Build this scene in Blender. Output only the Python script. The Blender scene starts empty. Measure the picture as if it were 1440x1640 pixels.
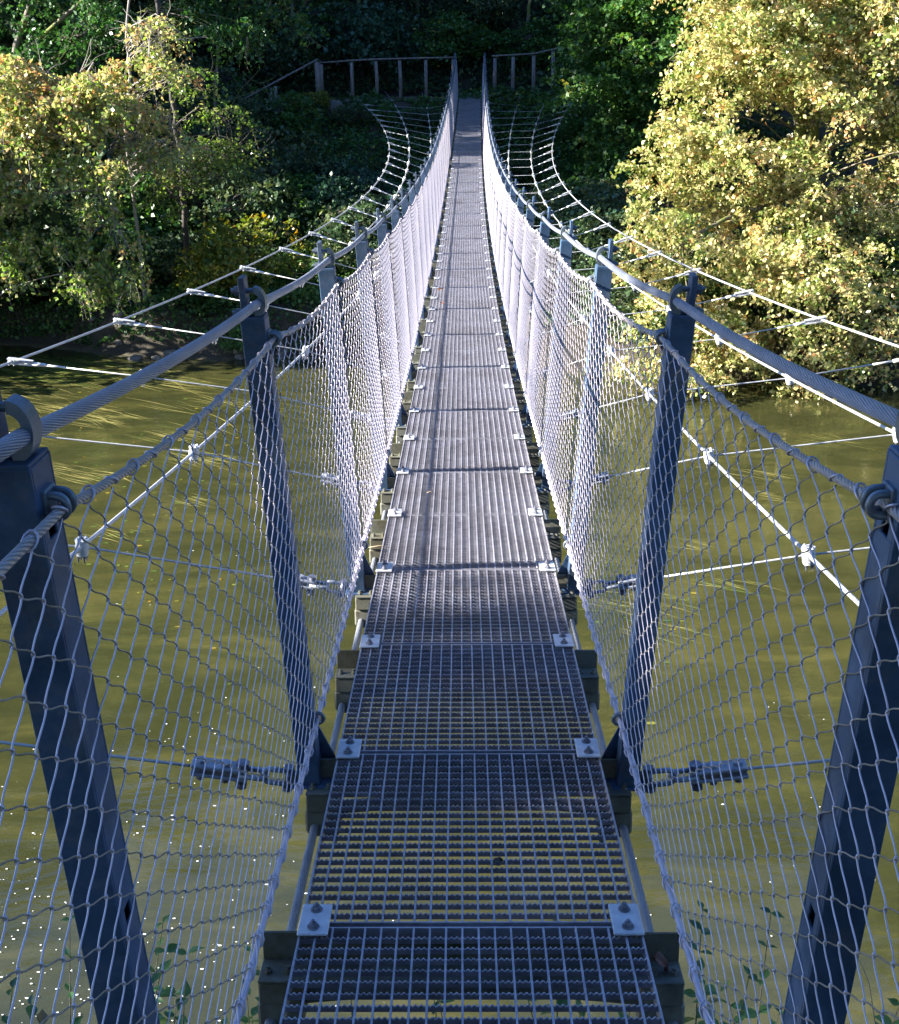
import bpy, math, random
import numpy as np
from mathutils import Vector, Matrix, Quaternion

S = bpy.context.scene
COL = S.collection
rnd = random.Random(7)
NR = np.random.default_rng(11)

# ------------------------------------------------------------------ camera
H0 = 7.0
f_px = 1913.0
pitch, yaw, roll = math.radians(21.5), math.radians(1.108), math.radians(0.55)
F = Vector((-math.sin(yaw)*math.cos(pitch), math.cos(yaw)*math.cos(pitch), -math.sin(pitch)))
R0 = Vector((math.cos(yaw), math.sin(yaw), 0))
U0 = R0.cross(F)
R = R0*math.cos(roll) - U0*math.sin(roll)
U = R0*math.sin(roll) + U0*math.cos(roll)
cam = bpy.data.cameras.new('camera')
camo = bpy.data.objects.new('camera', cam)
COL.objects.link(camo)
M = Matrix((R, U, -F)).transposed().to_4x4()
M.translation = Vector((0, 0, H0))
camo.matrix_world = M
cam.sensor_fit = 'VERTICAL'
cam.sensor_height = 24.0
cam.lens = 24.0*f_px/1640.0
cam.clip_start = 0.05
cam.clip_end = 1500
S.camera = camo


def at(px, py, y):
    """world point on the plane Y=y seen at photo pixel (px, py): used while laying out"""
    r = F + (px-720)/f_px*R - (py-820)/f_px*U
    return Vector((0, 0, H0)) + r*(y/r.y)


# ------------------------------------------------------------------ light
SUN_EL, SUN_DIR = math.radians(25), Vector((-1.0, -0.10, 0)).normalized()
sd = SUN_DIR*math.cos(SUN_EL) + Vector((0, 0, math.sin(SUN_EL)))
sl = bpy.data.lights.new('sun', 'SUN')
sl.energy = 5.0
sl.angle = math.radians(0.5)
sl.color = (1.0, 0.955, 0.88)
so = bpy.data.objects.new('sun', sl)
so.rotation_euler = sd.to_track_quat('Z', 'Y').to_euler()
so.location = (-40, 0, 30)
COL.objects.link(so)
W = bpy.data.worlds.new('World')
S.world = W
W.use_nodes = True
nt = W.node_tree
bg = nt.nodes['Background']
sky = nt.nodes.new('ShaderNodeTexSky')
sky.sky_type = 'NISHITA'
sky.sun_disc = False
sky.sun_elevation = SUN_EL
sky.sun_rotation = math.atan2(sd.x, sd.y)
sky.air_density = 1.2
sky.dust_density = 0.6
sky.ozone_density = 1.6
wb = nt.nodes.new('ShaderNodeMixRGB')          # camera white balance: skylight reads blue
wb.blend_type = 'MULTIPLY'
wb.inputs[0].default_value = 1.0
wb.inputs[2].default_value = (0.60, 0.92, 1.52, 1)
nt.links.new(sky.outputs[0], wb.inputs[1])
nt.links.new(wb.outputs[0], bg.inputs[0])
bg.inputs[1].default_value = 0.048
S.view_settings.view_transform = 'Standard'
S.view_settings.look = 'None'
S.view_settings.exposure = 2.5
S.view_settings.gamma = 1.0
S.render.engine = 'CYCLES'
S.cycles.max_bounces = 6
S.cycles.transparent_max_bounces = 8


# ------------------------------------------------------------------ materials
def newmat(name):
    m = bpy.data.materials.new(name)
    m.use_nodes = True
    n = m.node_tree.nodes
    return m, n, m.node_tree.links, n['Principled BSDF']


def ramp(n, stops):
    r = n.new('ShaderNodeValToRGB')
    e = r.color_ramp.elements
    while len(e) < len(stops):
        e.new(0.5)
    for k, (p, c) in enumerate(stops):
        e[k].position = p
        e[k].color = (*c, 1)
    return r


def noise(n, l, scale, detail=4, rough=0.6, vec=None, dist=0.0):
    t = n.new('ShaderNodeTexNoise')
    t.inputs['Scale'].default_value = scale
    t.inputs['Detail'].default_value = detail
    t.inputs['Roughness'].default_value = rough
    t.inputs['Distortion'].default_value = dist
    if vec is None:
        g = n.new('ShaderNodeTexCoord')
        vec = g.outputs['Object']
    l.new(vec, t.inputs['Vector'])
    return t


def steel(name, c0, c1, metal=0.6, rough=(0.35, 0.6), scale=18, stain=None, wear=None):
    m, n, l, b = newmat(name)
    t = noise(n, l, scale, 6, 0.65)
    r = ramp(n, [(0.3, c0), (0.7, c1)])
    l.new(t.outputs[0], r.inputs[0])
    out = r.outputs[0]
    if stain:
        t2 = noise(n, l, 7, 5, 0.7)
        r2 = ramp(n, [(0.5, (0, 0, 0)), (0.68, (1, 1, 1))])
        l.new(t2.outputs[0], r2.inputs[0])
        mx = n.new('ShaderNodeMixRGB')
        l.new(r2.outputs[0], mx.inputs[0])
        l.new(out, mx.inputs[1])
        mx.inputs[2].default_value = (*stain, 1)
        out = mx.outputs[0]
    if wear:                      # dirt and dull patches that differ from piece to piece
        gp = n.new('ShaderNodeNewGeometry')
        t4 = noise(n, l, 2.6, 7, 0.72, gp.outputs['Position'], 0.6)
        r4 = ramp(n, [(0.36, wear), (0.56, (1, 1, 1))])
        l.new(t4.outputs[0], r4.inputs[0])
        m4 = n.new('ShaderNodeMixRGB'); m4.blend_type = 'MULTIPLY'; m4.inputs[0].default_value = 1.0
        l.new(out, m4.inputs[1]); l.new(r4.outputs[0], m4.inputs[2])
        out = m4.outputs[0]
    l.new(out, b.inputs['Base Color'])
    b.inputs['Metallic'].default_value = metal
    rr = n.new('ShaderNodeMapRange')
    rr.inputs['To Min'].default_value = rough[0]
    rr.inputs['To Max'].default_value = rough[1]
    l.new(t.outputs[0], rr.inputs['Value'])
    l.new(rr.outputs[0], b.inputs['Roughness'])
    bp = n.new('ShaderNodeBump')
    bp.inputs['Strength'].default_value = 0.15
    bp.inputs['Distance'].default_value = 0.002
    l.new(t.outputs[0], bp.inputs['Height'])
    l.new(bp.outputs[0], b.inputs['Normal'])
    return m


def rope(name, c0, c1, strands, lead, metal=0.5, rough=0.42, depth=0.0022):
    """twisted wire rope: UV.x is metres along the cable, UV.y is 0..1 round it"""
    m, n, l, b = newmat(name)
    uv = n.new('ShaderNodeUVMap')
    sp = n.new('ShaderNodeSeparateXYZ')
    l.new(uv.outputs[0], sp.inputs[0])
    a = n.new('ShaderNodeMath'); a.operation = 'MULTIPLY'; a.inputs[1].default_value = 2*math.pi*strands/lead
    l.new(sp.outputs[0], a.inputs[0])
    c = n.new('ShaderNodeMath'); c.operation = 'MULTIPLY_ADD'; c.inputs[1].default_value = 2*math.pi*strands
    l.new(sp.outputs[1], c.inputs[0]); l.new(a.outputs[0], c.inputs[2])
    s_ = n.new('ShaderNodeMath'); s_.operation = 'SINE'
    l.new(c.outputs[0], s_.inputs[0])
    ab = n.new('ShaderNodeMath'); ab.operation = 'MULTIPLY_ADD'; ab.inputs[1].default_value = 0.5; ab.inputs[2].default_value = 0.5
    l.new(s_.outputs[0], ab.inputs[0])
    pw = n.new('ShaderNodeMath'); pw.operation = 'POWER'; pw.inputs[1].default_value = 0.5
    l.new(ab.outputs[0], pw.inputs[0])
    t = noise(n, l, 9, 5, 0.7)
    r = ramp(n, [(0.3, c0), (0.7, c1)])
    l.new(t.outputs[0], r.inputs[0])
    mx = n.new('ShaderNodeMixRGB'); mx.blend_type = 'MULTIPLY'
    r2 = ramp(n, [(0.0, (0.30, 0.28, 0.25)), (0.45, (1, 1, 1))])   # darker tone between the strands
    l.new(pw.outputs[0], r2.inputs[0])
    mx.inputs[0].default_value = 0.8
    l.new(r.outputs[0], mx.inputs[1]); l.new(r2.outputs[0], mx.inputs[2])
    l.new(mx.outputs[0], b.inputs['Base Color'])
    b.inputs['Metallic'].default_value = metal
    b.inputs['Roughness'].default_value = rough
    bp = n.new('ShaderNodeBump')
    bp.inputs['Strength'].default_value = 0.9
    bp.inputs['Distance'].default_value = depth
    l.new(pw.outputs[0], bp.inputs['Height'])
    l.new(bp.outputs[0], b.inputs['Normal'])
    return m


def leafmat(name, stops, trans=0.35, rough=0.42, tint=(1, 1, 1)):
    m, n, l, b = newmat(name)
    at_ = n.new('ShaderNodeAttribute')
    at_.attribute_name = 'tint'
    r = ramp(n, stops)
    l.new(at_.outputs['Fac'], r.inputs[0])
    l.new(r.outputs[0], b.inputs['Base Color'])
    b.inputs['Roughness'].default_value = rough
    b.inputs['Specular IOR Level'].default_value = 0.45
    tr = n.new('ShaderNodeBsdfTranslucent')
    hs = n.new('ShaderNodeHueSaturation')
    hs.inputs['Value'].default_value = 1.4
    hs.inputs['Saturation'].default_value = 1.15
    l.new(r.outputs[0], hs.inputs['Color'])
    l.new(hs.outputs[0], tr.inputs[0])
    mx = n.new('ShaderNodeMixShader')
    mx.inputs[0].default_value = trans
    l.new(b.outputs[0], mx.inputs[1]); l.new(tr.outputs[0], mx.inputs[2])
    l.new(mx.outputs[0], n['Material Output'].inputs[0])
    return m


def bark(name, c0, c1, moss=None, scale=6):
    m, n, l, b = newmat(name)
    g = n.new('ShaderNodeTexCoord')
    mp = n.new('ShaderNodeMapping')
    mp.inputs['Scale'].default_value = (1, 1, 0.25)
    l.new(g.outputs['Object'], mp.inputs[0])
    t = noise(n, l, scale, 8, 0.7, mp.outputs[0])
    r = ramp(n, [(0.32, c0), (0.68, c1)])
    l.new(t.outputs[0], r.inputs[0])
    out = r.outputs[0]
    if moss:
        t2 = noise(n, l, 2.2, 5, 0.65)
        r2 = ramp(n, [(0.47, (0, 0, 0)), (0.56, (1, 1, 1))])
        l.new(t2.outputs[0], r2.inputs[0])
        mx = n.new('ShaderNodeMixRGB')
        l.new(r2.outputs[0], mx.inputs[0]); l.new(out, mx.inputs[1])
        mx.inputs[2].default_value = (*moss, 1)
        out = mx.outputs[0]
    l.new(out, b.inputs['Base Color'])
    b.inputs['Roughness'].default_value = 0.85
    bp = n.new('ShaderNodeBump')
    bp.inputs['Strength'].default_value = 0.7
    bp.inputs['Distance'].default_value = 0.03
    l.new(t.outputs[0], bp.inputs['Height'])
    l.new(bp.outputs[0], b.inputs['Normal'])
    return m


MT = {}
MT['post'] = steel('galvanised_post', (0.038, 0.088, 0.165), (0.075, 0.130, 0.230), 0.25, (0.34, 0.62), 22, stain=(0.15, 0.17, 0.20), wear=(0.5, 0.5, 0.5))
MT['beam'] = steel('weathered_beam_steel', (0.10, 0.105, 0.09), (0.24, 0.24, 0.20), 0.35, (0.5, 0.8), 14, (0.07, 0.085, 0.035), wear=(0.6, 0.5, 0.35))
MT['grate'] = steel('galvanised_grating', (0.27, 0.265, 0.31), (0.48, 0.47, 0.52), 0.3, (0.35, 0.55), 30, wear=(0.76, 0.74, 0.72))
MT['plate'] = steel('galvanised_plate', (0.45, 0.47, 0.50), (0.62, 0.63, 0.65), 0.35, (0.4, 0.6), 40)
MT['clamp'] = steel('dark_clamp_steel', (0.10, 0.13, 0.16), (0.20, 0.23, 0.26), 0.5, (0.3, 0.5), 30)
MT['fit'] = steel('galvanised_fitting', (0.50, 0.51, 0.53), (0.72, 0.72, 0.72), 0.35, (0.35, 0.55), 40)
MT['shackle'] = steel('shackle_steel', (0.20, 0.22, 0.26), (0.38, 0.40, 0.44), 0.45, (0.35, 0.55), 40)
MT['bolt'] = steel('bolt_steel', (0.10, 0.10, 0.12), (0.3, 0.3, 0.34), 0.6, (0.35, 0.5), 60)
MT['net'] = steel('net_wire', (0.48, 0.44, 0.50), (0.62, 0.56, 0.63), 0.35, (0.28, 0.42), 20)
MT['net2'] = steel('net_wire_brown', (0.20, 0.18, 0.14), (0.42, 0.39, 0.34), 0.4, (0.35, 0.5), 20)  # darker, browner tone for one of the two wire families
MT['rope_main'] = rope('main_wire_rope', (0.30, 0.33, 0.42), (0.46, 0.49, 0.58), 20, 0.34, depth=0.0025)
MT['rope_rail'] = rope('rail_wire_rope', (0.34, 0.31, 0.30), (0.50, 0.45, 0.42), 8, 0.10, 0.35, depth=0.0012)
MT['rope_thin'] = rope('thin_wire_rope', (0.45, 0.46, 0.48), (0.68, 0.68, 0.68), 7, 0.09, 0.4, depth=0.0012)
MT['rope_deck'] = rope('deck_wire_rope', (0.32, 0.34, 0.38), (0.50, 0.52, 0.56), 18, 0.32, depth=0.0025)


# ------------------------------------------------------------------ object helpers
def link(name, data, parent=None):
    o = bpy.data.objects.new(name, data)
    COL.objects.link(o)
    if parent:
        o.parent = parent
    return o


def tag(o, label=None, cat=None, group=None, kind=None):
    if label: o['label'] = label
    if cat: o['category'] = cat
    if group: o['group'] = group
    if kind: o['kind'] = kind
    return o


def empty(name, loc=(0, 0, 0), **k):
    o = link(name, None)
    o.location = loc
    return tag(o, **k)


def copy_tree(o, parent=None):
    c = o.copy()
    COL.objects.link(c)
    c.parent = parent
    for ch in list(o.children):
        copy_tree(ch, c)
    return c


def xf(pts, m):
    return [m @ Vector(p) for p in pts]


class MB:
    """collects geometry for ONE mesh"""
    def __init__(s):
        s.v = []; s.f = []; s.uv = []; s.sm = []; s.mi = []

    def add(s, v, f, uv=None, smooth=False, mi=0):
        o = len(s.v)
        s.v += [tuple(p) for p in v]
        for k, q in enumerate(f):
            s.f.append(tuple(i+o for i in q))
            s.uv.append(uv[k] if uv else [(0, 0)]*len(q))
            s.sm.append(smooth)
            s.mi.append(mi)

    def box(s, c, d, rot=None, bev=0.0, mi=0):
        x, y, z = d[0]/2, d[1]/2, d[2]/2
        if bev > 0:
            b = min(bev, x*.8, y*.8, z*.8)
            pts = []
            idx = {}
            for sx in (-1, 1):
                for sy in (-1, 1):
                    for sz in (-1, 1):
                        for ax in range(3):
                            p = [sx*(x-b), sy*(y-b), sz*(z-b)]
                            p[ax] = (sx*x, sy*y, sz*z)[ax]
                            idx[(sx, sy, sz, ax)] = len(pts)
                            pts.append(p)
            fs = []
            for ax in range(3):
                a1, a2 = [(1, 2), (0, 2), (0, 1)][ax]
                for sg in (-1, 1):
                    q = []
                    for (u, w) in ((-1, -1), (1, -1), (1, 1), (-1, 1)):
                        k = [0, 0, 0]; k[ax] = sg; k[a1] = u; k[a2] = w
                        q.append(idx[(k[0], k[1], k[2], ax)])
                    fs.append(q)
            for ax in range(3):
                a1, a2 = [(1, 2), (0, 2), (0, 1)][ax]
                for u in (-1, 1):
                    for w in (-1, 1):
                        k0 = [0, 0, 0]; k0[ax] = -1; k0[a1] = u; k0[a2] = w
                        k1 = list(k0); k1[ax] = 1
                        fs.append([idx[(*k0, a1)], idx[(*k1, a1)], idx[(*k1, a2)], idx[(*k0, a2)]])
            for sx in (-1, 1):
                for sy in (-1, 1):
                    for sz in (-1, 1):
                        fs.append([idx[(sx, sy, sz, 0)], idx[(sx, sy, sz, 1)], idx[(sx, sy, sz, 2)]])
        else:
            pts = [(a, b_, c_) for a in (-x, x) for b_ in (-y, y) for c_ in (-z, z)]
            fs = [(0, 1, 3, 2), (4, 6, 7, 5), (0, 4, 5, 1), (2, 3, 7, 6), (0, 2, 6, 4), (1, 5, 7, 3)]
        m = Matrix.Translation(Vector(c)) @ (rot.to_4x4() if rot else Matrix())
        s.add(xf(pts, m), fs, mi=mi)

    def prism(s, poly, a, b, mi=0):
        """poly: list of 3D points of one face, extruded by vector from a to b"""
        dv = Vector(b)-Vector(a)
        n = len(poly)
        v = [Vector(p) for p in poly] + [Vector(p)+dv for p in poly]
        f = [list(range(n))[::-1], [i+n for i in range(n)]]
        f += [[i, (i+1) % n, (i+1) % n+n, i+n] for i in range(n)]
        s.add(v, f, mi=mi)

    def tube(s, pts, r, sides=8, cap=True, u0=0.0, smooth=True, closed=False, mi=0):
        P = [Vector(p) for p in pts]
        n = len(P)
        rs = r if isinstance(r, (list, tuple)) else [r]*n
        v = []; f = []; uv = []
        L = u0
        Ls = []
        ref = None
        for i in range(n):
            if closed:
                t = P[(i+1) % n]-P[i-1]
            else:
                t = P[min(i+1, n-1)]-P[max(i-1, 0)]
            if t.length < 1e-9: t = Vector((0, 0, 1))
            t.normalize()
            if ref is None:
                ref = Vector((0, 0, 1)) if abs(t.z) < 0.9 else Vector((1, 0, 0))
            bx = t.cross(ref)
            if bx.length < 1e-6:
                bx = t.orthogonal()
            bx.normalize()
            by = bx.cross(t)
            ref = by.copy()
            for k in range(sides):
                a = 2*math.pi*k/sides
                v.append(P[i]+(bx*math.cos(a)+by*math.sin(a))*rs[i])
            if i: L += (P[i]-P[i-1]).length
            Ls.append(L)
        m = n if closed else n-1
        for i in range(m):
            j = (i+1) % n
            for k in range(sides):
                k2 = (k+1) % sides
                f.append((i*sides+k, i*sides+k2, j*sides+k2, j*sides+k))
                uv.append([(Ls[i], k/sides), (Ls[i], (k+1)/sides), (Ls[j], (k+1)/sides), (Ls[j], k/sides)])
        if cap and not closed:
            f.append(tuple(range(sides))[::-1]); uv.append([(0, 0)]*sides)
            f.append(tuple((n-1)*sides+k for k in range(sides))); uv.append([(0, 0)]*sides)
        s.add(v, f, uv, smooth, mi)
        return L

    def cyl(s, a, b, r, sides=12, mi=0, smooth=False):
        s.tube([a, b], r, sides, mi=mi, smooth=smooth)

    def hexbolt(s, p, axis, r=0.009, h=0.008, mi=0):
        p = Vector(p); a = Vector(axis).normalized()
        s.tube([p, p+a*h], r, 6, smooth=False, mi=mi)
        s.tube([p+a*h, p+a*(h*1.9)], r*.5, 8, smooth=False, mi=mi)

    def build(s, name, mats, parent=None):
        me = bpy.data.meshes.new(name)
        me.from_pydata(s.v, [], s.f)
        ul = me.uv_layers.new(name='UVMap')
        flat = np.array([c for q in s.uv for c in q], dtype=np.float32).ravel()
        ul.data.foreach_set('uv', flat)
        me.polygons.foreach_set('use_smooth', s.sm)
        if not isinstance(mats, (list, tuple)): mats = [mats]
        for m in mats: me.materials.append(m)
        me.polygons.foreach_set('material_index', s.mi)
        me.update()
        return link(name, me, parent)


def quads_mesh(name, V, mat, parent=None, tint=None, nv=4, smooth=False):
    """V: (n, nv, 3) array -> mesh of n separate faces with a per-face tint attribute"""
    n = V.shape[0]
    me = bpy.data.meshes.new(name)
    me.vertices.add(n*nv)
    me.vertices.foreach_set('co', V.reshape(-1).astype(np.float32))
    me.loops.add(n*nv)
    me.loops.foreach_set('vertex_index', np.arange(n*nv, dtype=np.int32))
    me.polygons.add(n)
    me.polygons.foreach_set('loop_start', np.arange(0, n*nv, nv, dtype=np.int32))
    me.polygons.foreach_set('loop_total', np.full(n, nv, dtype=np.int32))
    me.update(calc_edges=True)
    if tint is not None:
        a = me.attributes.new('tint', 'FLOAT', 'FACE')
        a.data.foreach_set('value', tint.astype(np.float32))
    me.materials.append(mat)
    return link(name, me, parent)


# ------------------------------------------------------------------ terrain
def _ss(t):
    t = np.clip(t, 0, 1)
    return t*t*(3-2*t)


def _hash(ix, iy):
    h = (ix*374761393 + iy*668265263) & 0x7fffffff
    h = (h ^ (h >> 13))*1274126177 & 0x7fffffff
    return ((h ^ (h >> 16)) & 0xffff)/65535.0


def vnoise(x, y):
    x = np.asarray(x, float); y = np.asarray(y, float)
    ix = np.floor(x).astype(np.int64); iy = np.floor(y).astype(np.int64)
    fx = _ss(x-ix); fy = _ss(y-iy)
    a = _hash(ix, iy); b = _hash(ix+1, iy); c = _hash(ix, iy+1); d = _hash(ix+1, iy+1)
    return (a*(1-fx)+b*fx)*(1-fy)+(c*(1-fx)+d*fx)*fy


def fbm(x, y, o=4):
    s = 0; a = 0.5
    for k in range(o):
        s = s+a*(vnoise(x*2**k+17*k, y*2**k-9*k)-0.5); a *= 0.5
    return s


def terr(x, y):
    x = np.asarray(x, float); y = np.asarray(y, float)
    yb = 26.6-0.20*np.clip(x, -22, 22)+1.6*fbm(x/4.0, x*0+3.1)
    s = y-yb
    yp = 41.8
    plat = 5.15 - 0.42*np.clip(-5.7-x, 0, 8) + 0.15*np.clip(x-3.5, 0, 20)
    far = 0.9*_ss(s/0.9) + (plat-0.9)*np.clip((s-0.7)/(yp-yb-0.7), 0, 1)**1.9
    far = far + np.clip(y-45.4, 0, 45)*0.80
    far = far + np.where((s > 0.3) & ((y < 41) | (y > 45.8)), 1, 0.12)*fbm(x/1.3, y/1.3)*0.75
    bed = -0.75*_ss(-s/3.0)
    far = np.where(s > 0, far, bed)
    yn = 5.3+0.8*fbm(x/3.0, x*0+8.2)
    sn = yn-y
    near = np.clip(sn*0.82, 0, 5.0)+0.35*fbm(x/1.1, y/1.1)*_ss(sn)
    near = near + np.clip(np.abs(x)-6, 0, 40)*0.12*_ss(sn/4)
    bedn = -0.75*_ss(-sn/2.5)
    near = np.where(sn > 0, near, bedn)
    return np.where(y > 16, far, near)


def terr1(x, y):
    return float(terr(np.array([x]), np.array([y]))[0])


def axis(lo, hi, fine_lo, fine_hi, fine, coarse):
    a = list(np.arange(lo, fine_lo, coarse)) + list(np.arange(fine_lo, fine_hi, fine)) + list(np.arange(fine_hi, hi+coarse, coarse))
    return np.array(a)


def grid_mesh(name, xs, ys, fn, mat):
    X, Y = np.meshgrid(xs, ys)
    Z = fn(X, Y)
    V = np.stack([X, Y, Z], -1).reshape(-1, 3)
    nx, ny = len(xs), len(ys)
    i = np.arange(nx-1)[None, :]+np.arange(ny-1)[:, None]*nx
    Fq = np.stack([i, i+1, i+1+nx, i+nx], -1).reshape(-1, 4)
    me = bpy.data.meshes.new(name)
    me.from_pydata(V.tolist(), [], Fq.tolist())
    me.polygons.foreach_set('use_smooth', [True]*len(me.polygons))
    me.materials.append(mat)
    return link(name, me)


m, n, l, b = newmat('hillside_soil')
t = noise(n, l, 0.9, 9, 0.68)
t2 = noise(n, l, 14, 6, 0.75)
r = ramp(n, [(0.30, (0.020, 0.024, 0.010)), (0.5, (0.045, 0.036, 0.022)), (0.72, (0.075, 0.055, 0.034))])
mxv = n.new('ShaderNodeMath'); mxv.operation = 'MULTIPLY_ADD'; mxv.inputs[1].default_value = 0.5
l.new(t2.outputs[0], mxv.inputs[0])
hv = n.new('ShaderNodeMath'); hv.operation = 'MULTIPLY'; hv.inputs[1].default_value = 0.5
l.new(t.outputs[0], hv.inputs[0]); l.new(hv.outputs[0], mxv.inputs[2])
l.new(mxv.outputs[0], r.inputs[0])
# under the water the bed is covered by olive algae
geo = n.new('ShaderNodeNewGeometry'); sx = n.new('ShaderNodeSeparateXYZ'); l.new(geo.outputs['Position'], sx.inputs[0])
mr = n.new('ShaderNodeMapRange'); mr.inputs['From Min'].default_value = -0.25; mr.inputs['From Max'].default_value = 0.05
l.new(sx.outputs[2], mr.inputs['Value'])
gcd = n.new('ShaderNodeTexCoord'); mpg = n.new('ShaderNodeMapping')
mpg.inputs['Rotation'].default_value = (0, 0, math.radians(-28)); mpg.inputs['Scale'].default_value = (0.28, 1.5, 1)
l.new(gcd.outputs['Object'], mpg.inputs[0])
t3 = noise(n, l, 0.75, 9, 0.68, mpg.outputs[0], 0.8)
r3 = ramp(n, [(0.30, (0.070, 0.072, 0.018)), (0.48, (0.150, 0.148, 0.036)), (0.58, (0.290, 0.260, 0.060)), (0.70, (0.480, 0.400, 0.100))])
l.new(t3.outputs[0], r3.inputs[0])
mx = n.new('ShaderNodeMixRGB'); l.new(mr.outputs[0], mx.inputs[0]); l.new(r3.outputs[0], mx.inputs[1]); l.new(r.outputs[0], mx.inputs[2])
l.new(mx.outputs[0], b.inputs['Base Color'])
b.inputs['Roughness'].default_value = 0.9
bp = n.new('ShaderNodeBump'); bp.inputs['Strength'].default_value = 0.8; bp.inputs['Distance'].default_value = 0.08
l.new(mxv.outputs[0], bp.inputs['Height']); l.new(bp.outputs[0], b.inputs['Normal'])
MT['soil'] = m
g = grid_mesh('hillside', axis(-160, 160, -16, 16, 0.25, 4), axis(-60, 140, -2, 52, 0.25, 4), terr, MT['soil'])
tag(g, kind='structure')

# water: tinted, see-through sheet with a real surface reflection
m, n, l, b = newmat('river_water')
n.remove(b)
gc = n.new('ShaderNodeTexCoord')
mp = n.new('ShaderNodeMapping'); mp.inputs['Rotation'].default_value = (0, 0, math.radians(-25)); mp.inputs['Scale'].default_value = (0.7, 1.6, 1)
l.new(gc.outputs['Object'], mp.inputs[0])
w1 = noise(n, l, 1.1, 5, 0.55, mp.outputs[0], 0.5)
w2 = noise(n, l, 9, 3, 0.5, mp.outputs[0])
ad = n.new('ShaderNodeMath'); ad.operation = 'MULTIPLY_ADD'; ad.inputs[1].default_value = 0.10
l.new(w2.outputs[0], ad.inputs[0]); l.new(w1.outputs[0], ad.inputs[2])
bp = n.new('ShaderNodeBump'); bp.inputs['Strength'].default_value = 0.35; bp.inputs['Distance'].default_value = 0.05
l.new(ad.outputs[0], bp.inputs['Height'])
gl = n.new('ShaderNodeBsdfGlossy'); gl.inputs['Roughness'].default_value = 0.03
gl.inputs['Color'].default_value = (1, 1, 1, 1)
l.new(bp.outputs[0], gl.inputs['Normal'])
tp = n.new('ShaderNodeBsdfTransparent'); tp.inputs['Color'].default_value = (0.62, 0.64, 0.36, 1)
df = n.new('ShaderNodeBsdfDiffuse'); df.inputs['Color'].default_value = (0.050, 0.056, 0.016, 1)   # silt held in the water
ws = noise(n, l, 0.55, 9, 0.7, mp.outputs[0], 1.2)
wr = ramp(n, [(0.32, (0.050, 0.054, 0.019)), (0.5, (0.078, 0.080, 0.027)), (0.66, (0.135, 0.125, 0.038))])
l.new(ws.outputs[0], wr.inputs[0]); l.new(wr.outputs[0], df.inputs['Color'])
m1 = n.new('ShaderNodeMixShader'); m1.inputs[0].default_value = 0.42
l.new(tp.outputs[0], m1.inputs[1]); l.new(df.outputs[0], m1.inputs[2])
fr = n.new('ShaderNodeFresnel'); fr.inputs['IOR'].default_value = 1.5; l.new(bp.outputs[0], fr.inputs['Normal'])
m2 = n.new('ShaderNodeMixShader')
l.new(fr.outputs[0], m2.inputs[0]); l.new(m1.outputs[0], m2.inputs[1]); l.new(gl.outputs[0], m2.inputs[2])
l.new(m2.outputs[0], n['Material Output'].inputs[0])
MT['water'] = m
g = grid_mesh('river_water', np.array([-160., 160.]), np.array([3.0, 34.0]), lambda x, y: x*0, MT['water'])
tag(g, kind='structure')

# ------------------------------------------------------------------ the bridge
TAU = 2*math.pi
PJ = 0.767
JMIN, JMAX = -3, 53
yj = lambda j: 1.968+PJ*j
zd = lambda y: H0-2.79+0.00277*(y-22)**2
sw = lambda y: 0.004-0.10*math.sin(math.pi*min(max((y-1)/41.0, 0), 1))
slope = lambda y: 2*0.00277*(y-22)

bridge = empty('suspension_bridge', (0, 0, 0), label='long steel suspension footbridge with mesh grating deck and wire net sides across the river', cat='footbridge')


def poly_along(x, dz, y0, y1, step, sag=0.0):
    """points parallel to the deck at lateral x and height dz, sagging between the posts"""
    out = []
    nseg = int((y1-y0)/step)
    for i in range(nseg+1):
        y = y0+(y1-y0)*i/nseg
        t = ((y-yj(-1))/(2*PJ)) % 1.0
        out.append((x+sw(y), y, zd(y)+dz-sag*4*t*(1-t)))
    return out


Y0, Y1 = yj(JMIN), yj(JMAX)
TOPX, TOPZ = 0.466, 1.122      # hand cable
BOTX, BOTZ = 0.397, 0.100      # net border cable
MAINX, MAINZ = 0.497, 1.205
MXS = {-1: -(MAINX-0.017), 1: MAINX-0.017}
TXS = {-1: -(TOPX-0.017), 1: TOPX-0.017}
for sgn in (-1, 1):
    mb = MB(); mb.tube(poly_along(MXS[sgn], MAINZ, Y0, Y1+0.5, 0.11, 0.012), 0.0100, 14); mb.build('main_cable', MT['rope_main'], bridge)
    mb = MB(); mb.tube(poly_along(TXS[sgn], TOPZ, Y0, Y1+0.2, 0.11, 0.030), 0.0058, 10); mb.build('hand_cable', MT['rope_rail'], bridge)
    mb = MB(); mb.tube(poly_along(sgn*BOTX, BOTZ, Y0, Y1, 0.19, 0.004), 0.0060, 8)
    # lacing wire wound round the border cable
    hp = []
    for i in range(int((16-Y0)/0.02)):
        y = Y0+i*0.02; a = TAU*y/0.19
        hp.append((sgn*BOTX+sw(y)+0.0078*math.cos(a), y, zd(y)+BOTZ+0.0078*math.sin(a)))
    mb.tube(hp, 0.0017, 4)
    mb.build('border_cable', MT['net'], bridge)
    mb = MB(); mb.tube(poly_along(sgn*0.412, -0.200, Y0, Y1, 0.25, 0), 0.0115, 12); mb.build('deck_cable', MT['rope_deck'], bridge)

# --- grating panel (one mesh, one copy per panel)
PW, PL = 0.694, 0.757


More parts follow.
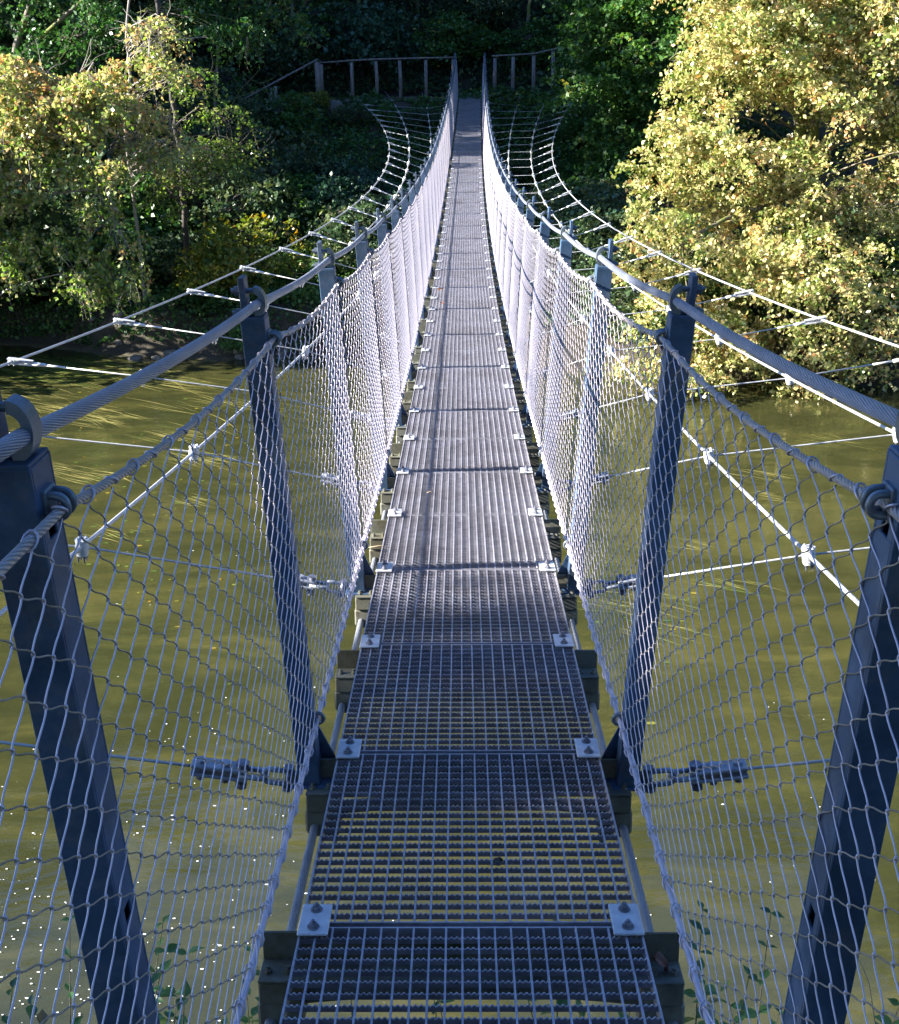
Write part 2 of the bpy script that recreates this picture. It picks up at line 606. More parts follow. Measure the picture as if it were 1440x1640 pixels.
def make_panel():
    mb = MB()
    nb = 21
    dep = 0.030
    for i in range(nb+1):
        x = -PW/2+0.002+(PW-0.004)*i/nb
        edge = i in (0, nb)
        if edge:
            mb.box((x, PL/2, -dep/2), (0.004, PL, dep))
        else:                       # straight twisted cross rods, flush with the top
            mb.box((x, PL/2, -0.0040), (0.0040, PL-0.008, 0.0075))
    nr = 22
    for i in range(nr+1):
        y = PL*i/nr
        if i in (0, nr):
            yy = 0.002 if i == 0 else PL-0.002
            mb.box((0, yy, -dep/2-0.0005), (PW-0.008, 0.004, dep))
            continue
        # serrated bearing bar: wavy top edge
        seg = nb*6
        th = 0.0020
        top = []; bot = []
        v = []; fcs = []
        for k in range(seg+1):
            x = -PW/2+0.004+(PW-0.008)*k/seg
            zt = -0.0004-0.0052*(0.5-0.5*math.cos(TAU*k/2.0))
            for yy in (-th, th):
                v.append((x, y+yy, zt)); v.append((x, y+yy, -0.0150))
        for k in range(seg):
            a = k*4; c = a+4
            fcs += [(a, c, c+1, a+1), (a+2, a+3, c+3, c+2), (a, a+2, c+2, c)]
        mb.add(v, fcs)
    o = mb.build('deck_panel', MT['grate'], bridge)
    return o


panel0 = make_panel()
# mounting plates with two bolts, bridging two panels at each joint
for sgn in (-1, 1):
    mb = MB()
    mb.box((sgn*(PW/2-0.029), 0.0, 0.0062), (0.062, 0.104, 0.007), bev=0.002)
    for yy in (-0.030, 0.030):
        mb.tube([(sgn*(PW/2-0.029), yy, 0.0095), (sgn*(PW/2-0.029), yy, 0.0125)], 0.0125, 12, smooth=False, mi=1)
        mb.hexbolt((sgn*(PW/2-0.029), yy, 0.0125), (0, 0, 1), 0.0085, 0.007, mi=1)
    mb.build('mounting_plate', [MT['plate'], MT['bolt']], panel0)


def place_panel(o, j):
    y = yj(j)
    o.location = (sw(y), y, zd(y))
    o.rotation_euler = (math.atan2(zd(y+PJ)-zd(y), PJ)+rnd.uniform(-.002, .002), 0, -math.atan2(sw(y+PJ)-sw(y), PJ))


for j in range(JMIN, JMAX):
    o = panel0 if j == JMIN else copy_tree(panel0, bridge)
    place_panel(o, j)


# --- crossbeam under each joint
def make_beam():
    mb = MB()
    # upright leg of the angle, with its horizontal leg towards the camera side
    mb.box((0, 0.012, -0.064), (0.862, 0.007, 0.066), bev=0.0015)
    mb.box((0, -0.028, -0.0975), (0.862, 0.074, 0.006), bev=0.0015)
    # second bar, slightly arched, under the middle
    n_ = 16
    v = []; f = []
    for k in range(n_+1):
        x = -0.36+0.72*k/n_
        zc = -0.128-0.020*(1-(x/0.36)**2)*0-0.0
        zc = -0.165+0.022*(1-(x/0.36)**2)
        for dy in (-0.030, 0.026):
            for dz in (0, -0.010):
                v.append((x, dy, zc+dz))
    for k in range(n_):
        a = k*4; c = a+4
        f += [(a, c, c+2, a+2), (a+1, a+3, c+3, c+1), (a, a+1, c+1, c), (a+2, c+2, c+3, a+3)]
    mb.add(v, f)
    for sx in (-1, 1):
        for xx in (0.372, 0.415):
            mb.hexbolt((sx*xx, -0.035, -0.0945), (0, 0, 1), 0.010, 0.008)
    o = mb.build('crossbeam', MT['beam'], bridge)
    for sx in (-1, 1):
        mb = MB()
        mb.box((sx*0.388, -0.012, -0.126), (0.086, 0.100, 0.049), bev=0.003)
        mb.box((sx*0.390, -0.012, -0.186), (0.092, 0.090, 0.067), bev=0.006)
        mb.box((sx*0.390, -0.012, -0.2245), (0.080, 0.080, 0.008), bev=0.002)
        for xx in (-0.031, 0.031):
            for yy in (-0.045, 0.022):
                mb.tube([(sx*0.39+xx, yy, -0.229), (sx*0.39+xx, yy, -0.243)], 0.010, 6, smooth=False)
                mb.tube([(sx*0.39+xx, yy, -0.243), (sx*0.39+xx, yy, -0.262)], 0.005, 6, smooth=False)
        mb.build('cable_saddle', MT['beam'], o)
    return o


beam0 = make_beam()
for j in range(JMIN, JMAX+1):
    o = beam0 if j == JMIN else copy_tree(beam0, bridge)
    y = yj(j)
    o.location = (sw(y), y, zd(y))
    o.rotation_euler = (math.atan(slope(y)), 0, 0)


# --- posts
def make_post(sgn):
    bx, bz, tx, tz = 0.424, -0.094, 0.492, 1.172
    mb = MB()
    w, d = 0.056, 0.066
    th = 0.005
    ax = Vector((sgn*(tx-bx), 0, tz-bz)).normalized()
    px = Vector((ax.z, 0, -ax.x))
    A = Vector((sgn*bx, 0, bz)); B = Vector((sgn*tx, 0, tz))
    L = (B-A).length
    rotm = Matrix((px, Vector((0, 1, 0)), ax)).transposed()
    # hollow box section: four walls, the inner side wall with slotted holes
    C_ = (A+B)/2
    def wall(cx, cy, cz, dx, dy, dz, bev=0.0012):
        mb.box(A+px*cx+Vector((0, 1, 0))*cy+ax*cz, (dx, dy, dz), rotm, bev)
    wall(0, -d/2+th/2, L/2, w, th, L)
    wall(0, d/2-th/2, L/2, w, th, L)
    wall(sgn*(w/2-th/2), 0, L/2, th, d-2*th-0.0006, L-0.001)
    inner = -sgn*(w/2-th/2)
    holes = [(L-0.075, 0.030), (0.66, 0.026), (0.36, 0.026)]
    cuts = []
    z0 = 0.0
    for (hz, hh) in sorted(holes):
        cuts.append((z0, hz-hh/2)); z0 = hz+hh/2
    cuts.append((z0, L-0.001))
    for (a, c) in cuts:
        wall(inner, 0, (a+c)/2, th, d-2*th-0.0006, c-a)
    for (hz, hh) in holes:
        for sy in (-1, 1):
            wall(inner, sy*(d/2-th-0.0085), hz, th-0.0006, 0.016, hh+0.002)
    wall(0, 0, L+0.0015, w-0.002, d-0.002, 0.005)          # cap plate
    # lug above the cap, on the outer side
    lug = [A+px*(sgn*0.018)+ax*(L+0.003)]
    wall(sgn*0.017, 0.0, L+0.049, 0.014, 0.050, 0.092)
    # gusset at the foot
    for sy in (-1, 1):
        p0 = Vector((sgn*(bx-0.05), sy*0.026, bz+0.0)); p1 = Vector((sgn*(bx+0.04), sy*0.026, bz+0.0))
        mb.prism([p0+Vector((-sgn*0.03, 0, 0)), p1, Vector((sgn*(bx+0.045), sy*0.026, bz+0.17)), Vector((sgn*(bx-0.020), sy*0.026, bz+0.17))],
                 (0, 0, 0), (0, sy*0.005, 0)) if False else None
    mb.prism([(sgn*(bx-0.085), 0.037, bz+0.001), (sgn*(bx+0.03), 0.037, bz+0.001), (sgn*(bx+0.035), 0.037, bz+0.15), (sgn*(bx-0.020), 0.037, bz+0.15)], (0, 0, 0), (0, 0.006, 0))
    mb.box((sgn*(bx-0.012), 0.0, bz+0.004), (0.120, 0.090, 0.008), bev=0.002)
    o = mb.build('post', MT['post'], bridge)
    # main cable clamp: U bolt round the cable, held by two nuts outside the lug
    mb = MB()
    c = Vector((MXS[sgn], 0, MAINZ+0.002))
    lugx = (A+px*(sgn*0.017)+ax*(L+0.05)).x
    for dy in (-0.0,):
        arc = []
        for k in range(15):
            a = math.radians(-110+220*k/14)
            arc.append(c+Vector((-sgn*0.0285*math.cos(a), dy, 0.034*math.sin(a))))
        # broad cheek plate shaped like a half moon
        prof = []
        for k in range(15):
            a = math.radians(-90+180*k/14)
            prof.append((c.x-sgn*0.020*0-sgn*0.026*math.cos(a)+sgn*0.008, 0.014, c.z+0.036*math.sin(a)))
        inn = []
        for k in range(15):
            a = math.radians(90-180*k/14)
            inn.append((c.x-sgn*0.0150*math.cos(a)+sgn*0.008, 0.014, c.z+0.021*math.sin(a)))
        n1 = len(prof)
        v = []; fs = []
        for off in (0, -0.028):
            v += [(p[0], p[1]+off, p[2]) for p in prof]+[(p[0], p[1]+off, p[2]) for p in inn[::-1]]
        for k in range(n1-1):
            fs.append((k, k+1, n1+k+1, n1+k)); o2 = 2*n1
            fs.append((o2+k, o2+n1+k, o2+n1+k+1, o2+k+1))
            fs.append((k, o2+k, o2+k+1, k+1)); fs.append((n1+k, n1+k+1, o2+n1+k+1, o2+n1+k))
        fs.append((0, n1, 3*n1, 2*n1)); fs.append((n1-1, 3*n1-1, 4*n1-1, 2*n1-1))
        mb.add(v, fs)
    for dz in (-0.026, 0.026):
        mb.cyl((c.x, 0, c.z+dz), (lugx+sgn*0.030, 0, c.z+dz), 0.0062, 8)
        mb.tube([(lugx+sgn*0.0075, 0, c.z+dz), (lugx+sgn*0.022, 0, c.z+dz)], 0.0125, 6, smooth=False)
    mb.build('cable_clamp', MT['clamp'], o)
    # hand cable clamp: short saddle standing off the inner face
    mb = MB()
    c = Vector((TXS[sgn], 0, TOPZ))
    arc = [c+Vector((sgn*0.030, 0, 0.0135))]
    for k in range(11):
        a = math.radians(90+180*k/10)
        arc.append(c+Vector((sgn*0.0115*math.cos(a)*1.0, 0, 0.0125*math.sin(a))))
    arc.append(c+Vector((sgn*0.034, 0, -0.0135)))
    for dy in (-0.009, 0.009):
        mb.tube([p+Vector((0, dy, 0)) for p in arc], 0.0052, 8)
    mb.box((c.x+sgn*0.0125, 0, c.z), (0.010, 0.034, 0.040), bev=0.002)
    mb.build('rail_clamp', MT['clamp'], o)
    # ring at the foot that holds the net border cable
    mb = MB()
    c = Vector((sgn*BOTX, 0, BOTZ))
    ring = [c+Vector((0.0155*math.cos(TAU*k/14), 0, 0.0155*math.sin(TAU*k/14))) for k in range(14)]
    mb.tube(ring, 0.0050, 8, closed=True)
    mb.cyl(c+Vector((sgn*0.012, 0, 0)), c+Vector((sgn*0.030, 0, 0)), 0.007, 8)
    mb.build('border_ring', MT['clamp'], o)
    return o


for sgn in (-1, 1):
    p0 = make_post(sgn)
    for j in range(JMIN, JMAX+1, 2):
        o = p0 if j == JMIN else copy_tree(p0, bridge)
        y = yj(j)
        o.location = (sw(y)-(0.008 if j == -1 else 0), y+(0.014 if j == -1 else 0), zd(y))
        o.rotation_euler = (rnd.uniform(-.004, .004), rnd.uniform(-.003, .003), rnd.uniform(-.02, .02))


# --- safety nets: two families of wires crossing at knots, one mesh per side
def make_net(sgn):
    HX = 2*PJ/16
    K = 32
    rr = np.random.default_rng(5+sgn)

    def knot(i, k):
        y = yj(JMIN)+(i+0.5*(k % 2))*HX
        h = k/K
        t = ((y-yj(-1))/(2*PJ)) % 1.0
        sagt = 0.030*4*t*(1-t)
        z0 = zd(y)+BOTZ+0.008; z1 = zd(y)+TOPZ-0.010-sagt
        x = BOTX+(abs(TXS[sgn])-BOTX)*h-0.012*math.sin(math.pi*h)*4*t*(1-t)
        jy = 0.0 if k in (0, K) else 0.004
        return np.array((sgn*x+sw(y), y+rr.normal()*jy*.5, z0+(z1-z0)*h+rr.normal()*jy*.5))
    NI = int((Y1-Y0)/HX)
    P = {}
    for k in range(K+1):
        for i in range(NI+1):
            P[(i, k)] = knot(i, k)
    near = MB()
    segs = []
    for k in range(K):
        for i in range(NI+1):
            for d in (0, 1):
                # from (i,k) up to the knot half a mesh further or nearer
                ii = i + (k % 2) - (1 - d)
                q = (ii, k+1)
                if q not in P: continue
                a, b_ = P[(i, k)], P[q]
                if a[1] > Y1: continue
                if a[1] < 6.5:
                    sgnx = (1 if d else -1)
                    dv = b_-a
                    # S bend: leave the knot steeply, cross, arrive steeply
                    pts = []
                    wv = 0.9 if d else 1.5
                    for t in (0.0, 0.17, 0.33, 0.5, 0.67, 0.83, 1.0):
                        e = t - 0.024*wv*math.sin(TAU*t)
                        e2 = t + 0.022*wv*math.sin(TAU*t)
                        pts.append((a[0]+dv[0]*t+sgn*0.0012*(1 if d else -1)*math.cos(TAU*t*0.5), a[1]+dv[1]*e, a[2]+dv[2]*e2))
                    near.tube(pts, 0.00112, 5, cap=False, mi=1 if d == 0 else 0)
                else:
                    segs.append((a, b_, 1 if d == 0 else 0))
    # knots near the camera
    for (i, k), p in P.items():
        if p[1] < 6.5 and 0 < k < K:
            near.tube([p-np.array((0, 0, .0035)), p, p+np.array((0, 0, .0035))], [0.0019, 0.0026, 0.0019], 5)
        if k == K and p[1] < 16:
            c = Vector(p)+Vector((0, 0, 0.010))
            tilt = 0.010 if i % 2 else -0.010
            ring = [c+Vector((0.0078*math.cos(TAU*q/10), tilt*math.sin(TAU*q/10), 0.0078*math.sin(TAU*q/10))) for q in range(10)]
            near.tube(ring, 0.0016, 5, closed=True)
        if k == 0 and p[1] < 10:
            c = Vector(p)+Vector((0, 0, -0.008))
            ring = [c+Vector((0.0100*math.cos(TAU*q/8), 0.012*math.sin(TAU*q/8), 0.0100*math.sin(TAU*q/8))) for q in range(8)]
            near.tube(ring, 0.0020, 4, closed=True)
    # far wires as triangular prisms
    A = np.array([s[0] for s in segs]); B = np.array([s[1] for s in segs])
    T = B-A; T /= np.linalg.norm(T, axis=1)[:, None]
    X = np.cross(T, np.array((1.0, 0, 0))); X /= np.linalg.norm(X, axis=1)[:, None]
    Z = np.cross(T, X)
    r_ = 0.00128
    ring = [X*math.cos(a)*r_+Z*math.sin(a)*r_ for a in (0, TAU/3, 2*TAU/3)]
    Vv = np.stack([A+ring[0], A+ring[1], A+ring[2], B+ring[0], B+ring[1], B+ring[2]], 1).reshape(-1, 3)
    base = (np.arange(len(segs))*6)[:, None]
    Fq = np.concatenate([base+np.array(q) for q in ((0, 1, 4, 3), (1, 2, 5, 4), (2, 0, 3, 5))])
    o = len(near.v)
    near.v += [tuple(p) for p in Vv.tolist()]
    fl = (Fq+o).tolist()
    near.f += fl
    near.uv += [[(0, 0)]*4]*len(fl)
    near.sm += [True]*len(fl)
    mm = [s[2] for s in segs]
    near.mi += mm*3
    near.build('safety_net', [MT['net'], MT['net2']], bridge)


for sgn in (-1, 1):
    make_net(sgn)

# --- bracing cables and cross ties
# lateral offset and height above deck as quadratics in t = y - 22
BR = {-1: {'inner': ((-0.797, 0.0052, -0.00194), (0.122, -0.0086, -0.00057)),
           'mid': ((-1.195, 0.0047, -0.00362), (0.296, -0.0083, -0.00086)),
           'outer': ((-1.575, 0.0064, -0.0055), (0.452, -0.0084, -0.00112))},
      1: {'inner': ((0.872, 0.0035, 0.00165), (0.165, -0.0055, -0.00066)),
          'mid': ((1.381, -0.0025, 0.00294), (0.182, -0.0088, -0.00050)),
          'outer': ((1.793, -0.0050, 0.00474), (0.348, -0.0073, -0.00052))}}


def brp(sgn, k, y):
    (a, b_, c), (d, e, f_) = BR[sgn][k]
    t = y-22
    return Vector((a+b_*t+c*t*t+sw(y), y, zd(y)+d+e*t+f_*t*t))


ORDER = ('inner', 'mid', 'outer')
for sgn in (-1, 1):
    for k in ORDER:
        pts = []
        jj = [-5, -3]+list(range(-1, JMAX+1, 2))+[JMAX+4]
        for a, b_ in zip(jj[:-1], jj[1:]):
            for q in range(4):
                pts.append(brp(sgn, k, yj(a)+(yj(b_)-yj(a))*q/4))
        pts.append(brp(sgn, k, yj(JMAX+4)))
        mb = MB(); mb.tube(pts, 0.0085, 8)
        mb.build('bracing_cable', MT['rope_thin'], bridge)


def frame(p, d):
    d = Vector(d).normalized()
    y = Vector((0, 1, 0))
    z = d.cross(y).normalized()
    if z.z < 0: z = -z
    yy = z.cross(d).normalized()
    m = Matrix((d, yy, z)).transposed().to_4x4()
    m.translation = p
    return m


def make_wire_clamp():
    mb = MB()
    # stack of discs, four bolts through it
    for z0, z1, r in ((0.026, 0.034, 0.027), (0.012, 0.0245, 0.025), (-0.011, 0.011, 0.0265), (-0.024, -0.0125, 0.025), (-0.034, -0.026, 0.022)):
        mb.tube([(0, 0, z0), (0, 0, z1)], r, 18, smooth=False)
    mb.tube([(0, 0, -0.034), (0, 0, 0.034)], 0.019, 12)
    for a in range(4):
        x, y = 0.017*math.cos(a*math.pi/2+0.7), 0.017*math.sin(a*math.pi/2+0.7)
        mb.tube([(x, y, 0.034), (x, y, 0.040)], 0.0072, 6, smooth=False)
        mb.tube([(x, y, 0.040), (x, y, 0.044)], 0.004, 6, smooth=False)
        mb.tube([(x, y, -0.042), (x, y, -0.034)], 0.0072, 6, smooth=False, mi=1)
        mb.tube([(x, y, -0.060), (x, y, -0.042)], 0.0035, 6, smooth=False, mi=1)
    return mb


def make_shackle():
    """local X runs outward from the beam end: eye bolt, chain link pair, splice plates"""
    mb = MB()
    mb.box((0.018, 0, 0), (0.05, 0.012, 0.05), bev=0.003, mi=1)
    mb.tube([(0.035, 0, -0.030), (0.035, 0, 0.030)], 0.010, 10, mi=2)
    mb.tube([(0.035, 0, 0.026), (0.035, 0, 0.036)], 0.016, 6, smooth=False, mi=2)
    mb.tube([(0.035, 0, -0.038), (0.035, 0, -0.026)], 0.016, 6, smooth=False, mi=2)

    def bow(x0, x1, hw, up, r):
        pts = []
        ax_ = Vector((0, 0, 1)) if up else Vector((0, 1, 0))
        pts.append(Vector((x0, 0, 0))+ax_*hw)
        n_ = 8
        for k in range(n_+1):
            a = -math.pi/2*1+math.pi*k/n_
            pts.append(Vector((x1-hw+hw*math.cos(a), 0, 0))+ax_*(-hw*math.sin(a)))
        pts.append(Vector((x0, 0, 0))-ax_*hw)
        mb.tube(pts, r, 8)
    bow(0.035, 0.105, 0.021, True, 0.0075)
    # second bow facing back
    pts = []
    for k in range(9):
        a = math.pi/2+math.pi*k/8
        pts.append(Vector((0.105+0.020*math.cos(a)+0.008, 0.020*math.sin(a), 0)))
    pts = [Vector((0.165, 0.020, 0))]+pts+[Vector((0.165, -0.020, 0))]
    mb.tube(pts, 0.0075, 8)
    mb.tube([(0.160, 0, -0.048), (0.160, 0, 0.026)], 0.010, 8, mi=2)
    mb.tube([(0.160, 0, 0.020), (0.160, 0, 0.032)], 0.019, 6, smooth=False, mi=2)
    mb.tube([(0.160, 0, -0.046), (0.160, 0, -0.030)], 0.017, 6, smooth=False, mi=2)
    for z in (-0.0125, 0.0125):
        mb.box((0.222, 0, z), (0.150, 0.048, 0.011), bev=0.003)
    for x in (0.205, 0.272):
        mb.tube([(x, 0, 0.018), (x, 0, 0.027)], 0.014, 6, smooth=False)
        mb.tube([(x, 0, -0.036), (x, 0, -0.018)], 0.011, 6, smooth=False, mi=2)
    return mb


def make_end_fitting():
    """fork and swaged socket at the outer bracing cable; local X points inward along the tie"""
    mb = MB()
    for z in (-0.013, 0.013):
        mb.prism([(-0.034, -0.020, z), (-0.034, 0.020, z), (0.045, 0.022, z), (0.125, 0.013, z), (0.125, -0.013, z), (0.045, -0.022, z)], (0, 0, -0.004), (0, 0, 0.004))
    for (x, y) in ((-0.022, -0.012), (-0.022, 0.012), (0.010, -0.013), (0.010, 0.013)):
        mb.tube([(x, y, -0.022), (x, y, 0.022)], 0.007, 6, smooth=False)
    mb.tube([(0.055, 0, 0), (0.135, 0, 0)], 0.009, 10)
    mb.tube([(0.118, 0, 0), (0.205, 0, 0)], [0.0130, 0.0115], 10)
    mb.tube([(0.200, 0, 0), (0.330, 0, 0)], 0.0070, 8)
    return mb


clampmesh = None
shmesh = None
endmesh = None
for sgn in (-1, 1):
    for j in range(-1, JMAX+1, 2):
        y = yj(j)
        s0 = Vector((sgn*0.452+sw(y), y, zd(y)-0.092))
        pin = [brp(sgn, k, y) for k in ORDER]
        if j >= JMAX-2:
            pass
        d0 = pin[0]-s0
        tie = MB()
        tie.tube([s0+d0.normalized()*0.25, pin[0]+Vector((0, 0, 0.0)), pin[1], pin[2]+(pin[1]-pin[2]).normalized()*0.30], 0.0045, 7)
        to = tie.build('cross_tie', MT['rope_thin'], bridge)
        if shmesh is None:
            so_ = make_shackle().build('shackle', [MT['shackle'], MT['beam'], MT['bolt']], to); shmesh = so_.data
        else:
            so_ = link('shackle', shmesh, to)
        so_.matrix_basis = frame(s0, d0)
        for q in (0, 1):
            if clampmesh is None:
                c_ = make_wire_clamp().build('wire_clamp', [MT['fit'], MT['bolt']], to); clampmesh = c_.data
            else:
                c_ = link('wire_clamp', clampmesh, to)
            dd = (pin[q+1]-pin[q])
            c_.matrix_basis = frame(pin[q]+Vector((0, 0, -0.002)), dd)
        if endmesh is None:
            e_ = make_end_fitting().build('end_fitting', MT['fit'], to); endmesh = e_.data
        else:
            e_ = link('end_fitting', endmesh, to)
        e_.matrix_basis = frame(pin[2], pin[1]-pin[2])

#@@PART2
# ------------------------------------------------------------------ vegetation
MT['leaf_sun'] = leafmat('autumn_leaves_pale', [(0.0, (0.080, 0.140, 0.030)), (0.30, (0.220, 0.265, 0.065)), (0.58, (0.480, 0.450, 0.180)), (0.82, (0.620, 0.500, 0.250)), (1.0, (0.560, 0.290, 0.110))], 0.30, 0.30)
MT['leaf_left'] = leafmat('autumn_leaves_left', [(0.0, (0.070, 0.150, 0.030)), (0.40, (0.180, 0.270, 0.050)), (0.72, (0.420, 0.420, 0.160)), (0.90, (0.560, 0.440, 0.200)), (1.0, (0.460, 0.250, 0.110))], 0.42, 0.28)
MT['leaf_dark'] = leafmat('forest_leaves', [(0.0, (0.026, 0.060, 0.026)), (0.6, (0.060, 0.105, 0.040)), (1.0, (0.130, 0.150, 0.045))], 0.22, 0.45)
MT['leaf_green'] = leafmat('summer_green_leaves', [(0.0, (0.030, 0.085, 0.022)), (0.6, (0.065, 0.150, 0.032)), (0.93, (0.110, 0.190, 0.035)), (1.0, (0.330, 0.300, 0.040))], 0.30, 0.42)
MT['leaf_cool'] = leafmat('cool_green_leaves', [(0.0, (0.022, 0.065, 0.035)), (0.6, (0.045, 0.105, 0.055)), (1.0, (0.080, 0.150, 0.065))], 0.20, 0.40)
MT['leaf_yellow'] = leafmat('yellowing_leaves', [(0.0, (0.050, 0.105, 0.020)), (0.5, (0.120, 0.170, 0.028)), (0.8, (0.260, 0.230, 0.035)), (1.0, (0.360, 0.190, 0.035))], 0.35, 0.45)
MT['bark_dark'] = bark('dark_bark', (0.020, 0.017, 0.014), (0.075, 0.062, 0.050))
MT['bark_pale'] = bark('pale_bark', (0.16, 0.14, 0.12), (0.36, 0.32, 0.28), scale=9)
MT['bark_moss'] = bark('mossy_bark', (0.070, 0.055, 0.040), (0.22, 0.18, 0.14), (0.110, 0.130, 0.018))
MT['wood'] = bark('weathered_wood', (0.10, 0.09, 0.085), (0.24, 0.21, 0.19), scale=14)


def leaf_quads(P, size, rng, up=0.5, fold=0.25, hang=None):
    """one small kite-shaped, slightly folded leaf (two triangles' worth) per point"""
    n = len(P)
    N = rng.normal(size=(n, 3)); N[:, 2] += up*2.0
    N /= np.linalg.norm(N, axis=1)[:, None]
    A = rng.normal(size=(n, 3))
    A[:, 2] -= 0.6
    A -= N*(A*N).sum(1)[:, None]
    A /= np.linalg.norm(A, axis=1)[:, None]+1e-9
    Bv = np.cross(N, A)
    s = (size*rng.uniform(0.45, 1.4, n))[:, None]
    w = s*rng.uniform(0.30, 0.42, n)[:, None]
    a = P-A*s*0.5
    c = P+A*s*0.5
    l_ = P-A*s*0.08+Bv*w+N*w*fold
    r_ = P-A*s*0.08-Bv*w+N*w*fold
    return np.stack([a, r_, c, l_], 1)


def in_ells(rng, ells, n, shell=0.45):
    vol = np.array([e[1][0]*e[1][1]*e[1][2] for e in ells])**0.8
    ix = rng.choice(len(ells), n, p=vol/vol.sum())
    C = np.array([tuple(e[0]) for e in ells]); Rr = np.array([e[1] for e in ells])
    d = rng.normal(size=(n, 3)); d /= np.linalg.norm(d, axis=1)[:, None]
    r = (shell**3+(1-shell**3)*rng.uniform(0, 1, n))**(1/3)
    return C[ix]+d*Rr[ix]*r[:, None], d


def sprays(rng, C, D, ntw, nlf, ln, droop, size, jit=0.04, up=0.5, flat=0.35):
    """twigs with leaves radiating from every spray centre; returns leaf points and twig polylines"""
    n = len(C)
    ang = rng.uniform(0, TAU, (n, ntw))
    dr = np.stack([np.cos(ang), np.sin(ang), rng.normal(0, flat, (n, ntw))], -1)+D[:, None, :]*0.5
    dr /= np.linalg.norm(dr, axis=-1)[..., None]
    L = ln*rng.uniform(0.5, 1.2, (n, ntw))
    t = (np.arange(nlf)+rng.uniform(0, 1, (n, ntw, nlf)))/nlf
    t = 0.12+0.88*t
    P = C[:, None, None, :]+dr[:, :, None, :]*(L[..., None]*t)[..., None]
    P[..., 2] -= droop*(t**2)*L[..., None]
    P = P+rng.normal(0, jit, P.shape)
    return P.reshape(-1, 3), (dr, L)


def tree(name, label, cat, group, base, trunkpts, radii, ells, nsp, ntw, nlf, ln, droop, size, leaf, brk, seed, voids=(), shell=0.45,
         up=0.5, twigs=0, bare=0, tint=(0.5, 0.28), tintfn=None, extra=None):
    rng = np.random.default_rng(seed)
    root = empty(name, base, label=label, cat=cat, group=group)
    bs = Vector(base)
    C, D = in_ells(rng, ells, nsp, shell)
    keep = np.ones(len(C), bool)
    for (vc, vr) in voids:
        keep &= (((C-np.array(tuple(vc)))/np.array(vr))**2).sum(1) > 1
    C, D = C[keep], D[keep]
    P, (dr, L) = sprays(rng, C, D, ntw, nlf, ln, droop, size)
    V = leaf_quads(P, size, rng, up)
    # tint varies per spray and per leaf
    n1 = np.repeat(rng.normal(0, 0.13, len(C)), ntw*nlf)
    tt = tint[0]+n1+rng.normal(0, tint[1]*0.55, len(P))
    if tintfn is not None: tt = tt+tintfn(P)
    mb = MB()
    for k, (tp_, rd) in enumerate(zip(trunkpts, radii)):
        # smooth the trunk polyline and give it a wobble
        pts = []; rs = []
        for a in range(len(tp_)-1):
            for q in range(5):
                t = q/5
                p = Vector(tp_[a]).lerp(Vector(tp_[a+1]), t)
                p += Vector((rng.normal(0, .012), rng.normal(0, .012), 0))*(1+rd[0]*6)
                pts.append(p-bs); rs.append(rd[0]+(rd[1]-rd[0])*((a+t)/(len(tp_)-1)))
        pts.append(Vector(tp_[-1])-bs); rs.append(rd[1])
        mb.tube(pts, rs, 8)
    allt = [Vector(p) for tp_ in trunkpts for p in tp_]
    dense = []
    for tp_ in trunkpts:
        for a in range(len(tp_)-1):
            for q in range(6):
                dense.append(Vector(tp_[a]).lerp(Vector(tp_[a+1]), q/6))
    dn = np.array([tuple(p) for p in dense])
    for k in range(0, len(C), max(1, len(C)//130)):
        c = C[k]
        dz = np.abs(dn[:, 2]-(c[2]-0.35*np.hypot(dn[:, 0]-c[0], dn[:, 1]-c[1])))
        j_ = int(np.argmin(dz+0.3*np.hypot(dn[:, 0]-c[0], dn[:, 1]-c[1])))
        a = Vector(dn[j_]); e = Vector(c)
        if (e-a).length > 6.0: continue
        mid = a.lerp(e, 0.55)+Vector((rng.normal(0, .12), rng.normal(0, .12), 0.12*(e-a).length))
        pts = []
        for q in range(7):
            t = q/6
            p = a*(1-t)**2+mid*2*t*(1-t)+e*t*t
            if 0 < q < 6: p += Vector(rng.normal(0, 0.03, 3))
            pts.append(p-bs)
        r0 = 0.006+0.0045*(e-a).length
        mb.tube(pts, [r0*(1-0.75*q/6) for q in range(7)], 5)
    # thin twigs inside the sprays
    if twigs:
        for k in range(len(C)):
            for q in range(min(twigs, ntw)):
                pts = []
                for t in (0, .35, .7, 1.0):
                    p = C[k]+dr[k, q]*L[k, q]*t; p = p-np.array((0, 0, droop*t*t*L[k, q]))
                    pts.append(Vector(p)-bs)
                mb.tube(pts, [0.006, 0.005, 0.004, 0.002], 3, cap=False)
    for k in range(bare):
        e, _ = in_ells(rng, ells, 1, 0.8)
        p = Vector(e[0])
        d = Vector(rng.normal(0, 1, 3)); d.normalize()
        for s_ in range(3):
            pts = [p-bs]
            q = p.copy(); dd = (d+Vector(rng.normal(0, .5, 3))).normalized()
            for t in range(5):
                dd = (dd+Vector(rng.normal(0, .25, 3))).normalized()
                q = q+dd*0.16
                pts.append(q-bs)
            mb.tube(pts, [0.011, .009, .007, .005, .004, .002], 4, cap=False)
    if extra: extra(mb, bs, rng)
    mb.build('trunk', brk, root)
    Vl = V-np.array(tuple(bs))
    quads_mesh('crown', Vl, leaf, root, np.clip(tt, 0, 1))
    return root


